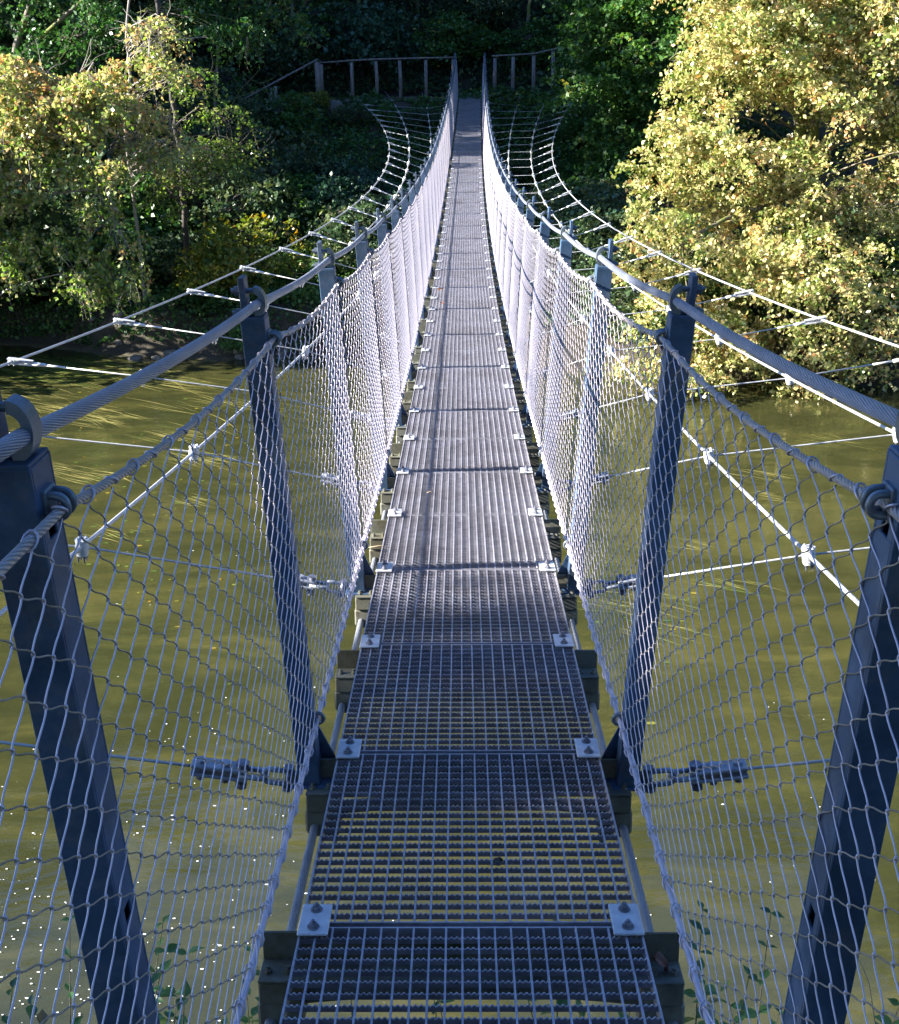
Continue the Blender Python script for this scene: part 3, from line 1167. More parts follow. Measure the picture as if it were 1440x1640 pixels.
def subells(ells, per, r, rz, seed):
    """break big crown volumes into many flat leaf layers with gaps between them"""
    rng = np.random.default_rng(seed)
    out = []
    for c, R_ in ells:
        vol = R_[0]*R_[1]*R_[2]
        k = max(3, int(per*vol**0.75))
        for _ in range(k):
            d = rng.normal(size=3); d /= np.linalg.norm(d)
            q = rng.uniform(.35, 1.0)
            s_ = rng.uniform(.6, 1.35)
            out.append((Vector((c[0]+d[0]*R_[0]*q, c[1]+d[1]*R_[1]*q, c[2]+d[2]*R_[2]*q)), (r*s_, r*s_*.9, rz*s_)))
    return out


def E(px, py, y, rx, rz, ry=None):
    return (at(px, py, y), (rx, ry or rx*0.8, rz))


# ---- right bank: the big pale tree leaning over the water
bx = at(1290, 500, 28.2); gz = terr1(bx.x, 28.2)
tree('maple_tree', 'tall sunlit tree with pale yellow-green leaves leaning over the water at the right', 'tree', None,
     (bx.x, 28.2, gz),
     [[(bx.x+.2, 28.2, gz-.3), at(1292, 330, 28), at(1286, 240, 27.8), at(1276, 160, 27.7), at(1262, 90, 27.6), at(1240, 0, 27.5), at(1230, -150, 27.5)],
      [at(1300, 330, 27.9), at(1302, 240, 27.6), at(1306, 160, 27.4), at(1325, 60, 27.3), at(1350, -90, 27.2)],
      [at(1296, 270, 27.9), at(1350, 215, 26.8), at(1420, 190, 26.2), at(1490, 150, 26)],
      [at(1290, 300, 27.9), at(1230, 330, 26.6), at(1160, 350, 25.8), at(1080, 400, 25.3)]],
     [(0.17, 0.07), (0.14, 0.05), (0.09, 0.03), (0.09, 0.03)],
     subells([E(1275, 70, 27.0, 3.1, 1.9), E(1150, 110, 27.0, 1.5, 1.5), E(1180, 260, 26.3, 2.2, 1.1), E(1085, 240, 26.5, 1.0, 1.1), E(1365, 320, 26.5, 2.0, 1.2),
      E(1150, 390, 25.6, 2.3, 1.3), E(1320, 460, 25.3, 2.6, 1.5), E(1060, 330, 26.2, 1.0, 1.3), E(1060, 470, 25.0, 1.1, 1.0),
      E(1230, 545, 24.8, 1.9, 0.7), E(1400, 560, 25.2, 1.4, 0.8), E(1420, 90, 26.5, 2.6, 2.0), E(1560, 250, 27, 3.2, 4.2), E(1270, -150, 27.5, 4.0, 2.4),
      E(1275, 625, 24.6, 0.45, 0.3), E(1160, 560, 25.2, 1.3, 0.6), E(1330, 600, 25.4, 1.6, 0.5), E(1110, 600, 24.6, 0.5, 0.5), E(1020, 560, 24.8, 0.5, 0.35)], 8, 0.62, 0.26, 5),
     2700, 7, 9, 0.42, 0.75, 0.092, MT['leaf_sun'], MT['bark_moss'], 21,
     voids=[(at(1255, 195, 26.2), (0.9, 2.4, 0.42)), (at(1390, 200, 26.2), (0.8, 2.4, 0.35)), (at(1010, 60, 27), (1.0, 3, 1.6))], up=0.25, twigs=1, bare=40, tint=(0.52, 0.38))

# ---- darker green tree behind it, in the shade
bx = at(1010, 330, 37); gz = terr1(bx.x, 37)
tree('shaded_tree', 'dark green broadleaf tree in shade between the bridge end and the pale sunlit tree', 'tree', None,
     (bx.x, 37, gz), [[(bx.x, 37, gz-.3), at(1000, 200, 37), at(990, 60, 37), at(980, -150, 37)]], [(0.14, 0.06)],
     subells([E(960, 60, 36.5, 1.8, 1.7), E(1020, 130, 36, 1.9, 1.6), E(940, 150, 36.4, 1.1, 0.9), E(1010, 260, 36, 1.4, 1.3), E(1000, -100, 37, 3.0, 3.0), E(1100, 60, 36, 2.4, 3.0), E(970, 330, 35, 1.4, 1.1)], 7, 0.8, 0.35, 6),
     720, 7, 8, 0.6, 0.4, 0.13, MT['leaf_green'], MT['bark_dark'], 22, up=0.5)

# ---- left bank trees
bx = at(-70, 470, 29.4); gz = terr1(bx.x, 28.8)
tree('leafy_tree', 'leafy tree with green and orange leaves hanging over the water at the left edge', 'tree', None,
     (bx.x, 29.4, gz), [[(bx.x, 29.4, gz-.3), at(-10, 360, 28.8), at(70, 250, 28.2), at(112, 160, 28), at(150, 100, 27.8)],
                        [at(0, 350, 28.7), at(90, 310, 27.9), at(170, 300, 27.4), at(185, 360, 27.2)]], [(0.07, 0.02), (0.035, 0.012)],
     [E(15, 135, 27.6, 1.1, .38), E(85, 165, 27.4, .9, .35), E(150, 130, 27.4, .8, .28), E(225, 105, 27.4, .6, .2), E(30, 105, 27.6, .6, .2), E(10, 190, 27.4, 1.0, .3),
      E(50, 225, 27.2, .9, .25), E(130, 200, 27.2, .7, .25), E(195, 175, 27.2, .6, .2), E(0, 285, 27.2, .8, .3), E(95, 262, 27.2, .6, .2), E(175, 275, 27.0, .6, .28), E(40, 320, 27.2, .6, .22),
      E(160, 335, 27.0, .6, .3), E(200, 395, 27.0, .42, .42), E(140, 435, 26.9, .55, .4), E(185, 455, 26.9, .4, .32), E(105, 385, 27.0, .42, .25), E(215, 440, 26.9, .25, .3),
      E(15, 380, 27.2, .7, .22), E(-120, 250, 27.5, 1.8, 1.5), E(25, 430, 27.0, .45, .25), E(230, 240, 27.6, .5, .2), E(100, 325, 27.3, .4, .15)],
     900, 6, 8, 0.42, 0.95, 0.100, MT['leaf_left'], MT['bark_pale'], 23, voids=[(at(70, 345, 27), (0.8, 2, 0.35))], shell=0.2,
     up=0.2, twigs=3, bare=60, tint=(0.60, 0.38), tintfn=lambda P: 0.07*(P[:, 2]-4.8))  # tint rises with height: the sunlit top is put into the leaf colour
bx = at(216, 330, 29.2); gz = terr1(bx.x, 29.2)
tree('slender_tree', 'slender tree with pale upright trunk and thin bare twigs left of the bridge', 'tree', None,
     (bx.x, 29.2, gz), [[(bx.x, 29.2, gz-.3), at(212, 300, 29.2), at(200, 215, 29), at(208, 130, 28.8), at(203, 60, 28.8), at(212, -80, 28.8)],
                        [at(202, 200, 29), at(182, 225, 28.4), at(172, 250, 28.2)], [at(205, 150, 28.8), at(245, 175, 28.2), at(275, 190, 28)],
                        [at(205, 45, 28.8), at(250, 22, 28.2), at(285, 50, 28)]],
     [(0.045, 0.022), (0.018, 0.006), (0.018, 0.006), (0.016, 0.006)],
     [E(250, 60, 28, .45, .3), E(170, 140, 28, .7, .25), E(285, 115, 28, .4, .25), E(235, 185, 28, .5, .25), E(250, 55, 28, 0.5, 0.35), E(250, 230, 28, 0.8, 0.5)],
     95, 5, 7, 0.5, 0.5, 0.085, MT['leaf_left'], MT['bark_pale'], 24, up=0.2, twigs=4, bare=30, tint=(0.62, 0.3))
bx = at(302, 430, 30.2); gz = terr1(bx.x, 30.2)
tree('leaning_tree', 'thin dark-trunked tree leaning left with few leaves in front of the dark slope', 'tree', None,
     (bx.x, 30.2, gz), [[(bx.x, 30.2, gz-.3), at(297, 380, 30), at(292, 270, 29.8), at(278, 160, 29.7), at(258, 60, 29.6), at(243, -80, 29.6)],
                        [at(288, 240, 29.8), at(330, 235, 29), at(345, 215, 28.8)], [at(282, 200, 29.7), at(320, 170, 29), at(360, 190, 28.6), at(372, 230, 28.6)],
                        [at(283, 205, 29.7), at(250, 212, 29.2), at(240, 205, 29)]],
     [(0.085, 0.05), (0.02, 0.006), (0.022, 0.006), (0.02, 0.01)],
     [E(330, 250, 29, .8, .35), E(275, 295, 29, .6, .35), E(360, 185, 29, .6, .25), E(305, 130, 29, .5, .25), E(385, 245, 29, .6, .25), E(300, 330, 29, .4, .2)],
     100, 5, 7, 0.5, 0.5, 0.085, MT['leaf_left'], MT['bark_dark'], 25, up=0.3, twigs=4, bare=40, tint=(0.35, 0.3))

bx = at(-40, 400, 32.0); gz = terr1(bx.x, 32.0)
tree('bank_tree', 'tall airy green tree filling the top left corner behind the orange-tinged leafy tree', 'tree', None,
     (bx.x, 32.0, gz), [[(bx.x, 32.0, gz-.3), at(-20, 250, 31.8), at(20, 100, 31.6), at(60, -40, 31.5), at(80, -200, 31.5)], [at(0, 180, 31.7), at(120, 60, 31.2), at(250, 10, 30.8)], [at(20, 100, 31.6), at(180, -40, 31), at(330, -60, 30.8)]],
     [(0.13, 0.05), (0.06, 0.02), (0.06, 0.02)],
     subells([E(40, 30, 31.2, 1.8, 1.2), E(150, 50, 31.0, 1.4, .9), E(260, 10, 30.8, 1.3, .8), E(370, 60, 30.8, 1.0, .7), E(100, -150, 31.5, 3.2, 2.0), E(330, -90, 31, 2.2, 1.2), E(440, 20, 31.5, .9, .7)], 7, .6, .22, 9),
     560, 6, 8, .48, .7, .11, MT['leaf_green'], MT['bark_moss'], 29, up=0.3, twigs=2, bare=26, tint=(0.25, 0.3), shell=.2)

# ---- slim bare trunks that show pale in front of the dark slope
for k, (px, y, r_, lb) in enumerate(((118, 36.5, .055, 'slim straight trunk at the upper left behind the leafy tree'), (338, 38.0, .06, 'thin straight trunk between the leaning tree and the stair railing'),
                                     (470, 46.2, .08, 'grey trunk on the slope above the stair railing corner'), (572, 47.5, .09, 'straight trunk behind the middle of the long wooden railing'),
                                     (668, 49.0, .10, 'trunk behind the right part of the long wooden railing'), (848, 47.0, .08, 'dark trunk behind the short wooden railing'))):
    x = at(px, 60, y).x; gz = terr1(x, y); ln_ = rnd.uniform(-.5, .5)
    tree('slim_tree', lb, 'tree', None, (x, y, gz), [[(x, y, gz-.4), (x+.25*ln_, y, gz+1.2), (x-.15*ln_, y+.1, gz+2.6), (x+.35*ln_, y, gz+4.2), (x+.5*ln_, y, gz+7), (x+ln_, y, gz+11)], [(x+.3*ln_, y, gz+2.2), (x+.9, y-.3, gz+3.2), (x+1.5, y-.4, gz+3.7)]],
         [(r_, r_*.5), (r_*.25, .008)], [(Vector((x+ln_, y, gz+11)), (1.8, 1.8, 1.6)), (Vector((x+.9, y-.3, gz+3.3)), (.8, .6, .4))], 70, 5, 6, .6, .4, .11, MT['leaf_green'], MT['bark_moss'], 300+k, twigs=1, bare=8)

# ---- prototypes copied over the slopes
def tall_forest_tree(seed, label):
    rng = np.random.default_rng(seed)
    el = [(Vector((rng.normal(0, .9), rng.normal(0, .9), z)), (r, r, 1.9)) for z, r in ((5.0, 2.6), (7.5, 3.1), (10.5, 3.4), (13.5, 3.2), (16.5, 2.5), (19, 1.5))]
    return tree('forest_tree', label, 'tree', 'tall trees of the shaded forest', (0, 0, 0),
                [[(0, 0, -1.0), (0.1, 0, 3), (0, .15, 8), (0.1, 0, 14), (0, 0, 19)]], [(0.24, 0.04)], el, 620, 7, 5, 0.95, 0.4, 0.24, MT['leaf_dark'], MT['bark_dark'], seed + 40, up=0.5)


def low_bush(seed, leaf, label, cat, group, n=150, size=0.11, nm='shrub'):
    rng = np.random.default_rng(seed)
    el = [(Vector((rng.normal(0, .5), rng.normal(0, .5), 0.75+rng.uniform(0, .6))), (rng.uniform(.7, 1.1), rng.uniform(.7, 1.0), rng.uniform(.5, .8))) for _ in range(4)]
    st = [[(rng.normal(0, .1), rng.normal(0, .1), -0.6), (rng.normal(0, .3), rng.normal(0, .3), 0.6), (rng.normal(0, .5), rng.normal(0, .5), 1.5)] for _ in range(3)]
    return tree(nm, label, cat, group, (0, 0, 0), st, [(0.03, 0.01)]*3, el, n, 6, 6, 0.42, 0.45, size, leaf, MT['bark_dark'], seed + 60, up=0.5, shell=0.3)


GT = 'tall trees of the shaded forest'
LT = 'tall dark forest tree standing in the shade on the wooded slope beyond the path'
ft = [tall_forest_tree(1, LT), tall_forest_tree(2, LT)]
spots = []
rs = random.Random(3)
for y, xs in ((47.5, (-18, -12.5, -7.0, 1.5, 6.5, 12.5, 19)), (52.0, (-21, -15, -9.5, -4, 3.5, 9.5, 16, 23)), (57.5, (-24, -17, -11, -5, 0.5, 7, 13, 20)), (64, (-26, -18, -9, 0, 9, 18, 26)), (72, (-30, -20, -10, 0, 10, 20, 30))):
    for x in xs: spots.append((x+rs.uniform(-1, 1), y+rs.uniform(-.9, .9), rs.uniform(.85, 1.15), None))
for x, y in ((-17, 35.5), (-22, 36.5), (-27.5, 35.0), (-33, 37), (-39, 35.2), (-14.5, 41), (-20, 42), (-26, 41), (-33, 43), (-45, 36), (-38, 42)):
    spots.append((x, y, rs.uniform(1.0, 1.15), 'tall dark forest tree on the left bank, standing outside the picture edge'))
for x, y in ((15.5, 33), (21, 35), (16, 40), (23, 42), (29, 34)):
    spots.append((x, y, rs.uniform(.9, 1.1), 'tall dark forest tree on the right bank behind the pale tree'))
for x, y in ((-11.5, -1.15), (-16.5, -0.9), (-22, -1.9), (-9, -8.5), (-14, -7), (-3, -10), (4, -11), (11, -6), (16, -1), (-28, -3), (-4.2, -4.4), (4.6, -4.6), (8.5, -3.5)):
    spots.append((x, y, rs.uniform(.86, .95), 'tall tree on the near bank behind the viewer'))
for k, (x, y, s, lb) in enumerate(spots):
    o = ft[k] if k < 2 else copy_tree(ft[k % 2])
    o.location = (x, y, terr1(x, y)-0.1)
    o.rotation_euler = (0, 0, rs.uniform(0, TAU))
    o.scale = (s, s, s)
    if lb:
        o['label'] = lb; o['group'] = 'trees ' + ('of the near bank' if 'near' in lb else ('of the left bank' if 'left' in lb else 'of the right bank'))

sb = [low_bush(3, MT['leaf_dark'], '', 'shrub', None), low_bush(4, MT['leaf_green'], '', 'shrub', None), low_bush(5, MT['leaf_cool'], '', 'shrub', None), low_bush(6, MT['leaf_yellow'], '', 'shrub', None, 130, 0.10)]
used = [False]*4


def bush(kind, px, py, y, s, label, group=None):
    """px, py is where the foot of the shrub meets the slope as laid out; kept on the terrain"""
    x = at(px, py, y).x
    src = sb[kind]
    o = src if not used[kind] else copy_tree(src)
    used[kind] = True
    o.location = (x, y, terr1(x, y)-0.05)
    o.rotation_euler = (0, 0, rnd.uniform(0, TAU))
    o.scale = (s, s, s*rnd.uniform(.8, 1.1))
    o['label'] = label
    if group: o['group'] = group
    elif 'group' in o: del o['group']
    return o


gb = 'dark shrubs behind the path'
for k in range(26):
    px = -60+k*60+rnd.uniform(-20, 20)
    y = rnd.choice((46.3, 47.0, 48.2, 49.6))
    bush(rnd.choice((0, 0, 1, 2)), px, 60, y, rnd.uniform(.9, 1.5), 'dark green shrub in the shade on the rising ground behind the path', gb)
gl_ = 'green shrubs covering the slope below the path'
for (px, y, k, s) in ((420, 40, 0, 1.0), (470, 39.5, 1, .8), (560, 40.6, 0, .35), (620, 40.4, 1, .35), (675, 40.5, 0, .35), (520, 37, 0, .7), (600, 36, 2, .6), (650, 34.8, 2, .6), (560, 34.5, 2, 1.1), (480, 34.5, 1, 1.1), (420, 35.5, 0, 1.1), (640, 32, 0, 1.0), (540, 31.8, 0, 1.0),
                      (820, 40.5, 1, .35), (870, 40.3, 0, .35), (930, 39, 1, .7), (830, 37, 0, .5), (890, 36.2, 1, .5), (950, 34.5, 2, 1.0), (990, 33.4, 0, 1.1), (930, 32, 2, 1.1), (850, 33.6, 0, .9), (1000, 30.6, 0, 1.0), (900, 30.3, 2, .9), (960, 29, 0, .8)):
    bush(k, px, 300, y, s, 'leafy green shrub among many on the slope below the path', gl_)
gd = 'dark undergrowth shrubs behind the left bank trees'
for (px, y, k, s) in ((-40, 33, 0, 1.5), (30, 34, 1, 1.6), (95, 33, 0, 1.5), (160, 34.5, 0, 1.6), (230, 33.4, 1, 1.3), (300, 34, 0, 1.3), (360, 33, 0, 1.2), (60, 38, 0, 1.7), (150, 39, 2, 1.7), (240, 39, 0, 1.7), (330, 38.5, 0, 1.5), (-30, 39, 1, 1.7), (390, 37.5, 0, 1.2),
                      (20, 31, 1, 1.0), (110, 31.2, 0, 1.1), (190, 31, 1, 1.0), (260, 31.6, 0, .9), (340, 31, 0, .9), (40, 43.5, 0, 1.7), (150, 44.5, 0, 1.7), (260, 44, 0, 1.7), (360, 43.5, 0, 1.4)):
    bush(k, px, 300, y, s, 'dark green undergrowth shrub behind the left bank trees', gd)
for (x, y, k, s) in ((-15.5, 28.6, 0, 2.3), (-17.5, 30.2, 1, 2.4), (-19, 29.0, 0, 2.4), (-14.3, 30.6, 0, 1.9)):  # out-of-view shrubs added to cast shade on the left bank
    o = bush(k, 0, 300, y, s, 'unseen big shrub added beyond the left edge to shade the left bank', 'unseen shade shrubs beyond the left edge')
    o.location = (x, y, terr1(x, y)-.05)
for (px, y, k, s) in ((1010, 26.6, 0, .8), (1090, 26.4, 0, .9), (1170, 26.2, 1, .9), (1250, 26.4, 0, 1.0), (1330, 26.0, 0, 1.0), (1410, 26.2, 1, 1.0), (1050, 27.8, 0, 1.0), (1200, 28, 0, 1.2), (1380, 28, 0, 1.3)):
    bush(k, px, 600, y, s, 'dark shrub on the bank beneath the overhanging pale tree', 'shrubs under the pale tree')
bush(3, 425, 420, 29.8, 1.15, 'low bush with yellow and green leaves on the far bank left of the bridge')
bush(3, 492, 165, 40.6, 0.55, 'small orange and yellow leaved shrub under the corner of the wooden railing')
bush(1, 395, 520, 27.9, 0.55, 'small green bush right at the water edge left of the bridge')
bush(3, 350, 400, 30.6, 0.7, 'yellowish shrub just left of the low yellow-green bush')

# ---- ground cover of leaves over the slope
def cover(name, label, x0, x1, y0, y1, n, size, mat, seed, thr=0.42, hmax=0.35, edge=0.7):
    rng = np.random.default_rng(seed)
    x = rng.uniform(x0, x1, n*2); y = rng.uniform(y0, y1, n*2)
    den = fbm(x/1.6+5, y/1.6)+0.5+0.25*fbm(x*1.7, y*1.7)
    z = terr(x, y)
    yb = 26.6-0.20*np.clip(x, -22, 22)
    k = (den > thr) & (z > (0.25 if edge > .5 else 0.02)) & ((y < 41.95) | (y > 45.2)) & (y > yb+edge)
    x, y, z, den = x[k][:n], y[k][:n], z[k][:n], den[k][:n]
    h = hmax*np.clip((den-thr)*3, 0, 1)*rng.uniform(0.2, 1.0, len(x))**0.6
    P = np.stack([x, y, z+h+0.02], -1)
    V = leaf_quads(P, size, rng, 0.75)
    t_ = np.clip(0.45+rng.normal(0, .22, len(x))+0.5*fbm(x/2+9, y/2), 0, 1)
    o = quads_mesh(name, V, mat, None, t_)
    tag(o, label, 'ground cover', None, 'stuff')


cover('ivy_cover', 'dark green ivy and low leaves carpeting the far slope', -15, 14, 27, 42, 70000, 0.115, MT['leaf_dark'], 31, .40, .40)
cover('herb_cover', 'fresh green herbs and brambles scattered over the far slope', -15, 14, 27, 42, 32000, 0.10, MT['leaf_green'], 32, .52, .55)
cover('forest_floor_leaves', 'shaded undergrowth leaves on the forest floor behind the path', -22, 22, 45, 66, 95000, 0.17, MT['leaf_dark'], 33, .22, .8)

cover('bank_growth', 'dark tangled growth hanging over the left bank down to the water', -17, -2.5, 26.5, 34, 34000, 0.10, MT['leaf_green'], 36, .20, .55, 0.12)
cover('slope_brambles', 'mixed green brambles covering the steep edge below the wooden railings', -9, 7, 36.5, 41.95, 42000, 0.10, MT['leaf_green'], 34, .22, .45)
cover('path_edge_growth', 'dark low growth along the back edge of the path', -14, 14, 45.2, 49, 26000, 0.13, MT['leaf_dark'], 35, .25, .5)

# ---- path, landing and wooden railings at the far end
m, n, l, b = newmat('path_earth')
t = noise(n, l, 2.5, 8, 0.7)
r = ramp(n, [(0.35, (0.08, 0.05, 0.045)), (0.65, (0.17, 0.115, 0.10))])
l.new(t.outputs[0], r.inputs[0]); l.new(r.outputs[0], b.inputs['Base Color']); b.inputs['Roughness'].default_value = 0.95
bp = n.new('ShaderNodeBump'); bp.inputs['Distance'].default_value = 0.03; bp.inputs['Strength'].default_value = 0.8
l.new(t.outputs[0], bp.inputs['Height']); l.new(bp.outputs[0], b.inputs['Normal'])
g = grid_mesh('footpath', np.arange(-7.0, 9.01, 0.25), np.arange(42.25, 45.26, 0.25), lambda X, Y: terr(X, Y)+0.012, m)
tag(g, kind='structure')
mb = MB()
mb.box((0, 42.95, 4.65), (1.5, 0.75, 1.34), bev=0.02)
mb.box((0, 42.66, 5.335), (1.1, 0.16, 0.05), bev=0.01)
m, n, l, b = newmat('old_concrete')
t = noise(n, l, 4, 7, 0.65); r = ramp(n, [(0.3, (0.13, 0.11, 0.10)), (0.7, (0.27, 0.24, 0.22))])
l.new(t.outputs[0], r.inputs[0]); l.new(r.outputs[0], b.inputs['Base Color']); b.inputs['Roughness'].default_value = 0.9
o = mb.build('concrete_landing', m)
tag(o, 'brownish concrete landing where the far end of the footbridge meets the path', 'landing')


def railing(label, posts, railpts, r=0.055):
    o0 = Vector(posts[0][0]); z0 = terr1(o0.x, o0.y)
    root = empty('wooden_railing', (o0.x, o0.y, z0), label=label, cat='railing')
    off = Vector(root.location)
    for (p, rr) in posts:
        p = Vector(p); gz = terr1(p.x, p.y)
        mb = MB()
        mb.tube([Vector((p.x, p.y, gz-.25))-off, Vector((p.x+rnd.uniform(-.02, .02), p.y, (gz+p.z)/2))-off, Vector((p.x, p.y, p.z))-off], [rr*1.05, rr, rr*.95], 10, smooth=True)
        mb.build('railing_post', MT['wood'], root)
    mb = MB()
    mb.tube([Vector(p)+Vector((0, 0, .04))-off for p in railpts], r, 9)
    mb.build('handrail', MT['wood'], root)


railing('long horizontal wooden railing along the path left of the bridge end', [(at(a, b_, 42.1), w) for a, b_, w in ((514, 103, .075), (563, 100, .06), (602, 98, .06), (640, 97, .06), (682, 96, .06), (726, 95, .07))],
        [at(a, b_, 42.1) for a, b_ in ((508, 103), (563, 99), (602, 97), (640, 96), (682, 95), (729, 94))], 0.028)
railing('sloping wooden stair railing descending at the left of the path', [(at(507, 99, 41.7), .085), (at(441, 138, 41.0), .06), (at(434, 140, 41.0), .05), (at(385, 168, 40.4), .05)],
        [at(509, 97, 41.7), at(438, 135, 41.0), at(385, 164, 40.4)], 0.03)
railing('short wooden railing rising to the right of the bridge end', [(at(a, b_, 42.3), .065) for a, b_ in ((793, 93), (822, 91), (855, 89), (886, 82))],
        [at(788, 92, 42.3), at(822, 90, 42.3), at(855, 88, 42.3), at(887, 81, 42.5), at(915, 73, 42.9)], 0.028)

# ---- stones along the left waterline
m, n, l, b = newmat('river_stone')
t = noise(n, l, 5, 7, 0.65); r = ramp(n, [(0.3, (0.05, 0.045, 0.035)), (0.7, (0.20, 0.18, 0.15))])
l.new(t.outputs[0], r.inputs[0]); l.new(r.outputs[0], b.inputs['Base Color']); b.inputs['Roughness'].default_value = 0.8
MT['stone'] = m


def stone_mesh(seed):
    rng = np.random.default_rng(seed)
    bm_v = []; f = []
    nu, nv = 12, 7
    k1 = rng.normal(size=(4, 3))
    for i in range(nv+1):
        th = math.pi*i/nv
        for j in range(nu):
            ph = TAU*j/nu
            d = np.array((math.sin(th)*math.cos(ph), math.sin(th)*math.sin(ph), math.cos(th)))
            s = 1+0.18*math.sin(3*d@k1[0])+0.13*math.sin(5*d@k1[1])+0.10*np.sign(d@k1[2])*min(1, abs(d@k1[2]))
            bm_v.append(tuple(d*s*np.array((.5, .4, .28))))
    for i in range(nv):
        for j in range(nu):
            j2 = (j+1) % nu
            f.append((i*nu+j, (i+1)*nu+j, (i+1)*nu+j2, i*nu+j2))
    mb = MB(); mb.add(bm_v, f, smooth=True)
    return mb


protos = [stone_mesh(k).build('bank_stone', MT['stone']) for k in (1, 2, 3)]
for k in range(16):
    x = rnd.uniform(-9.5, -4.2)
    yb_ = 26.6-0.20*x+1.6*float(fbm(np.array([x/4.0]), np.array([3.1]))[0])
    y = yb_+rnd.uniform(-.35, .8)
    o = protos[k] if k < 3 else protos[k % 3].copy()
    if k >= 3: COL.objects.link(o)
    s = rnd.uniform(.18, .45)
    o.location = (x, y, terr1(x, y)+0.02); o.scale = (s, s, s)
    o.rotation_euler = (rnd.uniform(-.3, .3), rnd.uniform(-.3, .3), rnd.uniform(0, TAU))
    tag(o, 'brown stone lying on the muddy bank at the left waterline', 'stone', 'stones along the left waterline')
o = protos[0].copy(); COL.objects.link(o); p = at(533, 133, 41.2)
o.location = (p.x, 41.2, terr1(p.x, 41.2)+.1); o.scale = (1.0, .8, 1.1); tag(o, 'pale grey rock at the edge of the path below the wooden railing', 'rock')
if 'group' in o: del o['group']

# ---- water plants, floating bits
def on_water(px, py, z=0.0):
    rr = F+(px-720)/f_px*R-(py-820)/f_px*U
    t_ = (H0-z)/(-rr.z)
    return Vector((0, 0, H0))+rr*t_


m, n, l, b = newmat('water_weed')
at_ = n.new('ShaderNodeAttribute'); at_.attribute_name = 'tint'
r = ramp(n, [(0, (0.09, 0.15, 0.02)), (0.5, (0.20, 0.18, 0.045)), (1, (0.34, 0.29, 0.09))])
l.new(at_.outputs['Fac'], r.inputs[0]); l.new(r.outputs[0], b.inputs['Base Color']); b.inputs['Roughness'].default_value = 0.5
MT['weed'] = m
rng = np.random.default_rng(77)
Q = []; T_ = []
fd = Vector((1, -0.62, 0)).normalized()
patches = [(90, 650, 1.0, 46, .7), (150, 668, .9, 34, .75), (250, 690, 1.0, 30, .6), (300, 730, .9, 26, .7), (30, 690, .8, 30, .6), (330, 640, 1.6, 30, .55), (250, 610, 1.4, 40, .6), (130, 760, .8, 26, .7), (70, 745, .7, 18, .75),
           (40, 590, 2.2, 80, .15), (110, 578, 2.0, 70, .2), (200, 590, 1.6, 40, .5), (20, 620, 1.5, 40, .6), (1180, 755, .7, 14, .8), (1205, 790, .5, 10, .8), (1060, 870, .5, 12, .6), (1300, 700, .9, 14, .5), (1030, 1010, .6, 10, .5), (160, 850, .5, 12, .6), (60, 960, .5, 16, .5), (300, 800, .5, 14, .6), (980, 960, .8, 18, .5), (1150, 930, .6, 12, .4)]
for (px, py, ln, cnt, tn) in patches:
    c = on_water(px, py)
    for k in range(cnt):
        o_ = c+Vector((rng.normal(0, .35*ln), rng.normal(0, .22*ln), 0))
        L_ = ln*rng.uniform(.5, 1.3)
        w = rng.uniform(.003, .008); a0 = rng.normal(0, .12); cv = rng.normal(0, .25)
        p = o_.copy(); prev = None
        z = rng.uniform(.003, .010)
        tv = float(np.clip(tn+rng.normal(0, .2), 0, 1))
        for s_ in range(9):
            a = a0+cv*s_/8
            d = Vector((fd.x*math.cos(a)-fd.y*math.sin(a), fd.x*math.sin(a)+fd.y*math.cos(a), 0))
            nrm = Vector((-d.y, d.x, 0))*w*(1-0.8*abs(s_/4-1))
            cur = (p+nrm, p-nrm)
            if prev:
                Q.append([(prev[0].x, prev[0].y, z), (prev[1].x, prev[1].y, z), (cur[1].x, cur[1].y, z), (cur[0].x, cur[0].y, z)]); T_.append(tv)
            prev = cur; p = p+d*(L_/8)
o = quads_mesh('water_weed', np.array(Q), MT['weed'], None, np.array(T_))
tag(o, 'long yellow-green water weed strands trailing with the current', 'water weed', None, 'stuff')


def flat_bits(name, pts, rmin, rmax, mat, seed, z=0.006, nv=7):
    rng = np.random.default_rng(seed)
    n_ = len(pts)
    a = np.arange(nv)*TAU/nv
    rr = rng.uniform(rmin, rmax, n_)[:, None]*(0.75+0.5*rng.uniform(size=(n_, nv)))
    P = np.array([tuple(p) for p in pts])
    V = np.zeros((n_, nv, 3))
    V[:, :, 0] = P[:, 0][:, None]+rr*np.cos(a)*rng.uniform(.8, 2.4, n_)[:, None]
    V[:, :, 1] = P[:, 1][:, None]+rr*np.sin(a)
    V[:, :, 2] = z+rng.uniform(0, .004, n_)[:, None]
    return quads_mesh(name, V, mat, None, rng.uniform(0, 1, n_), nv)


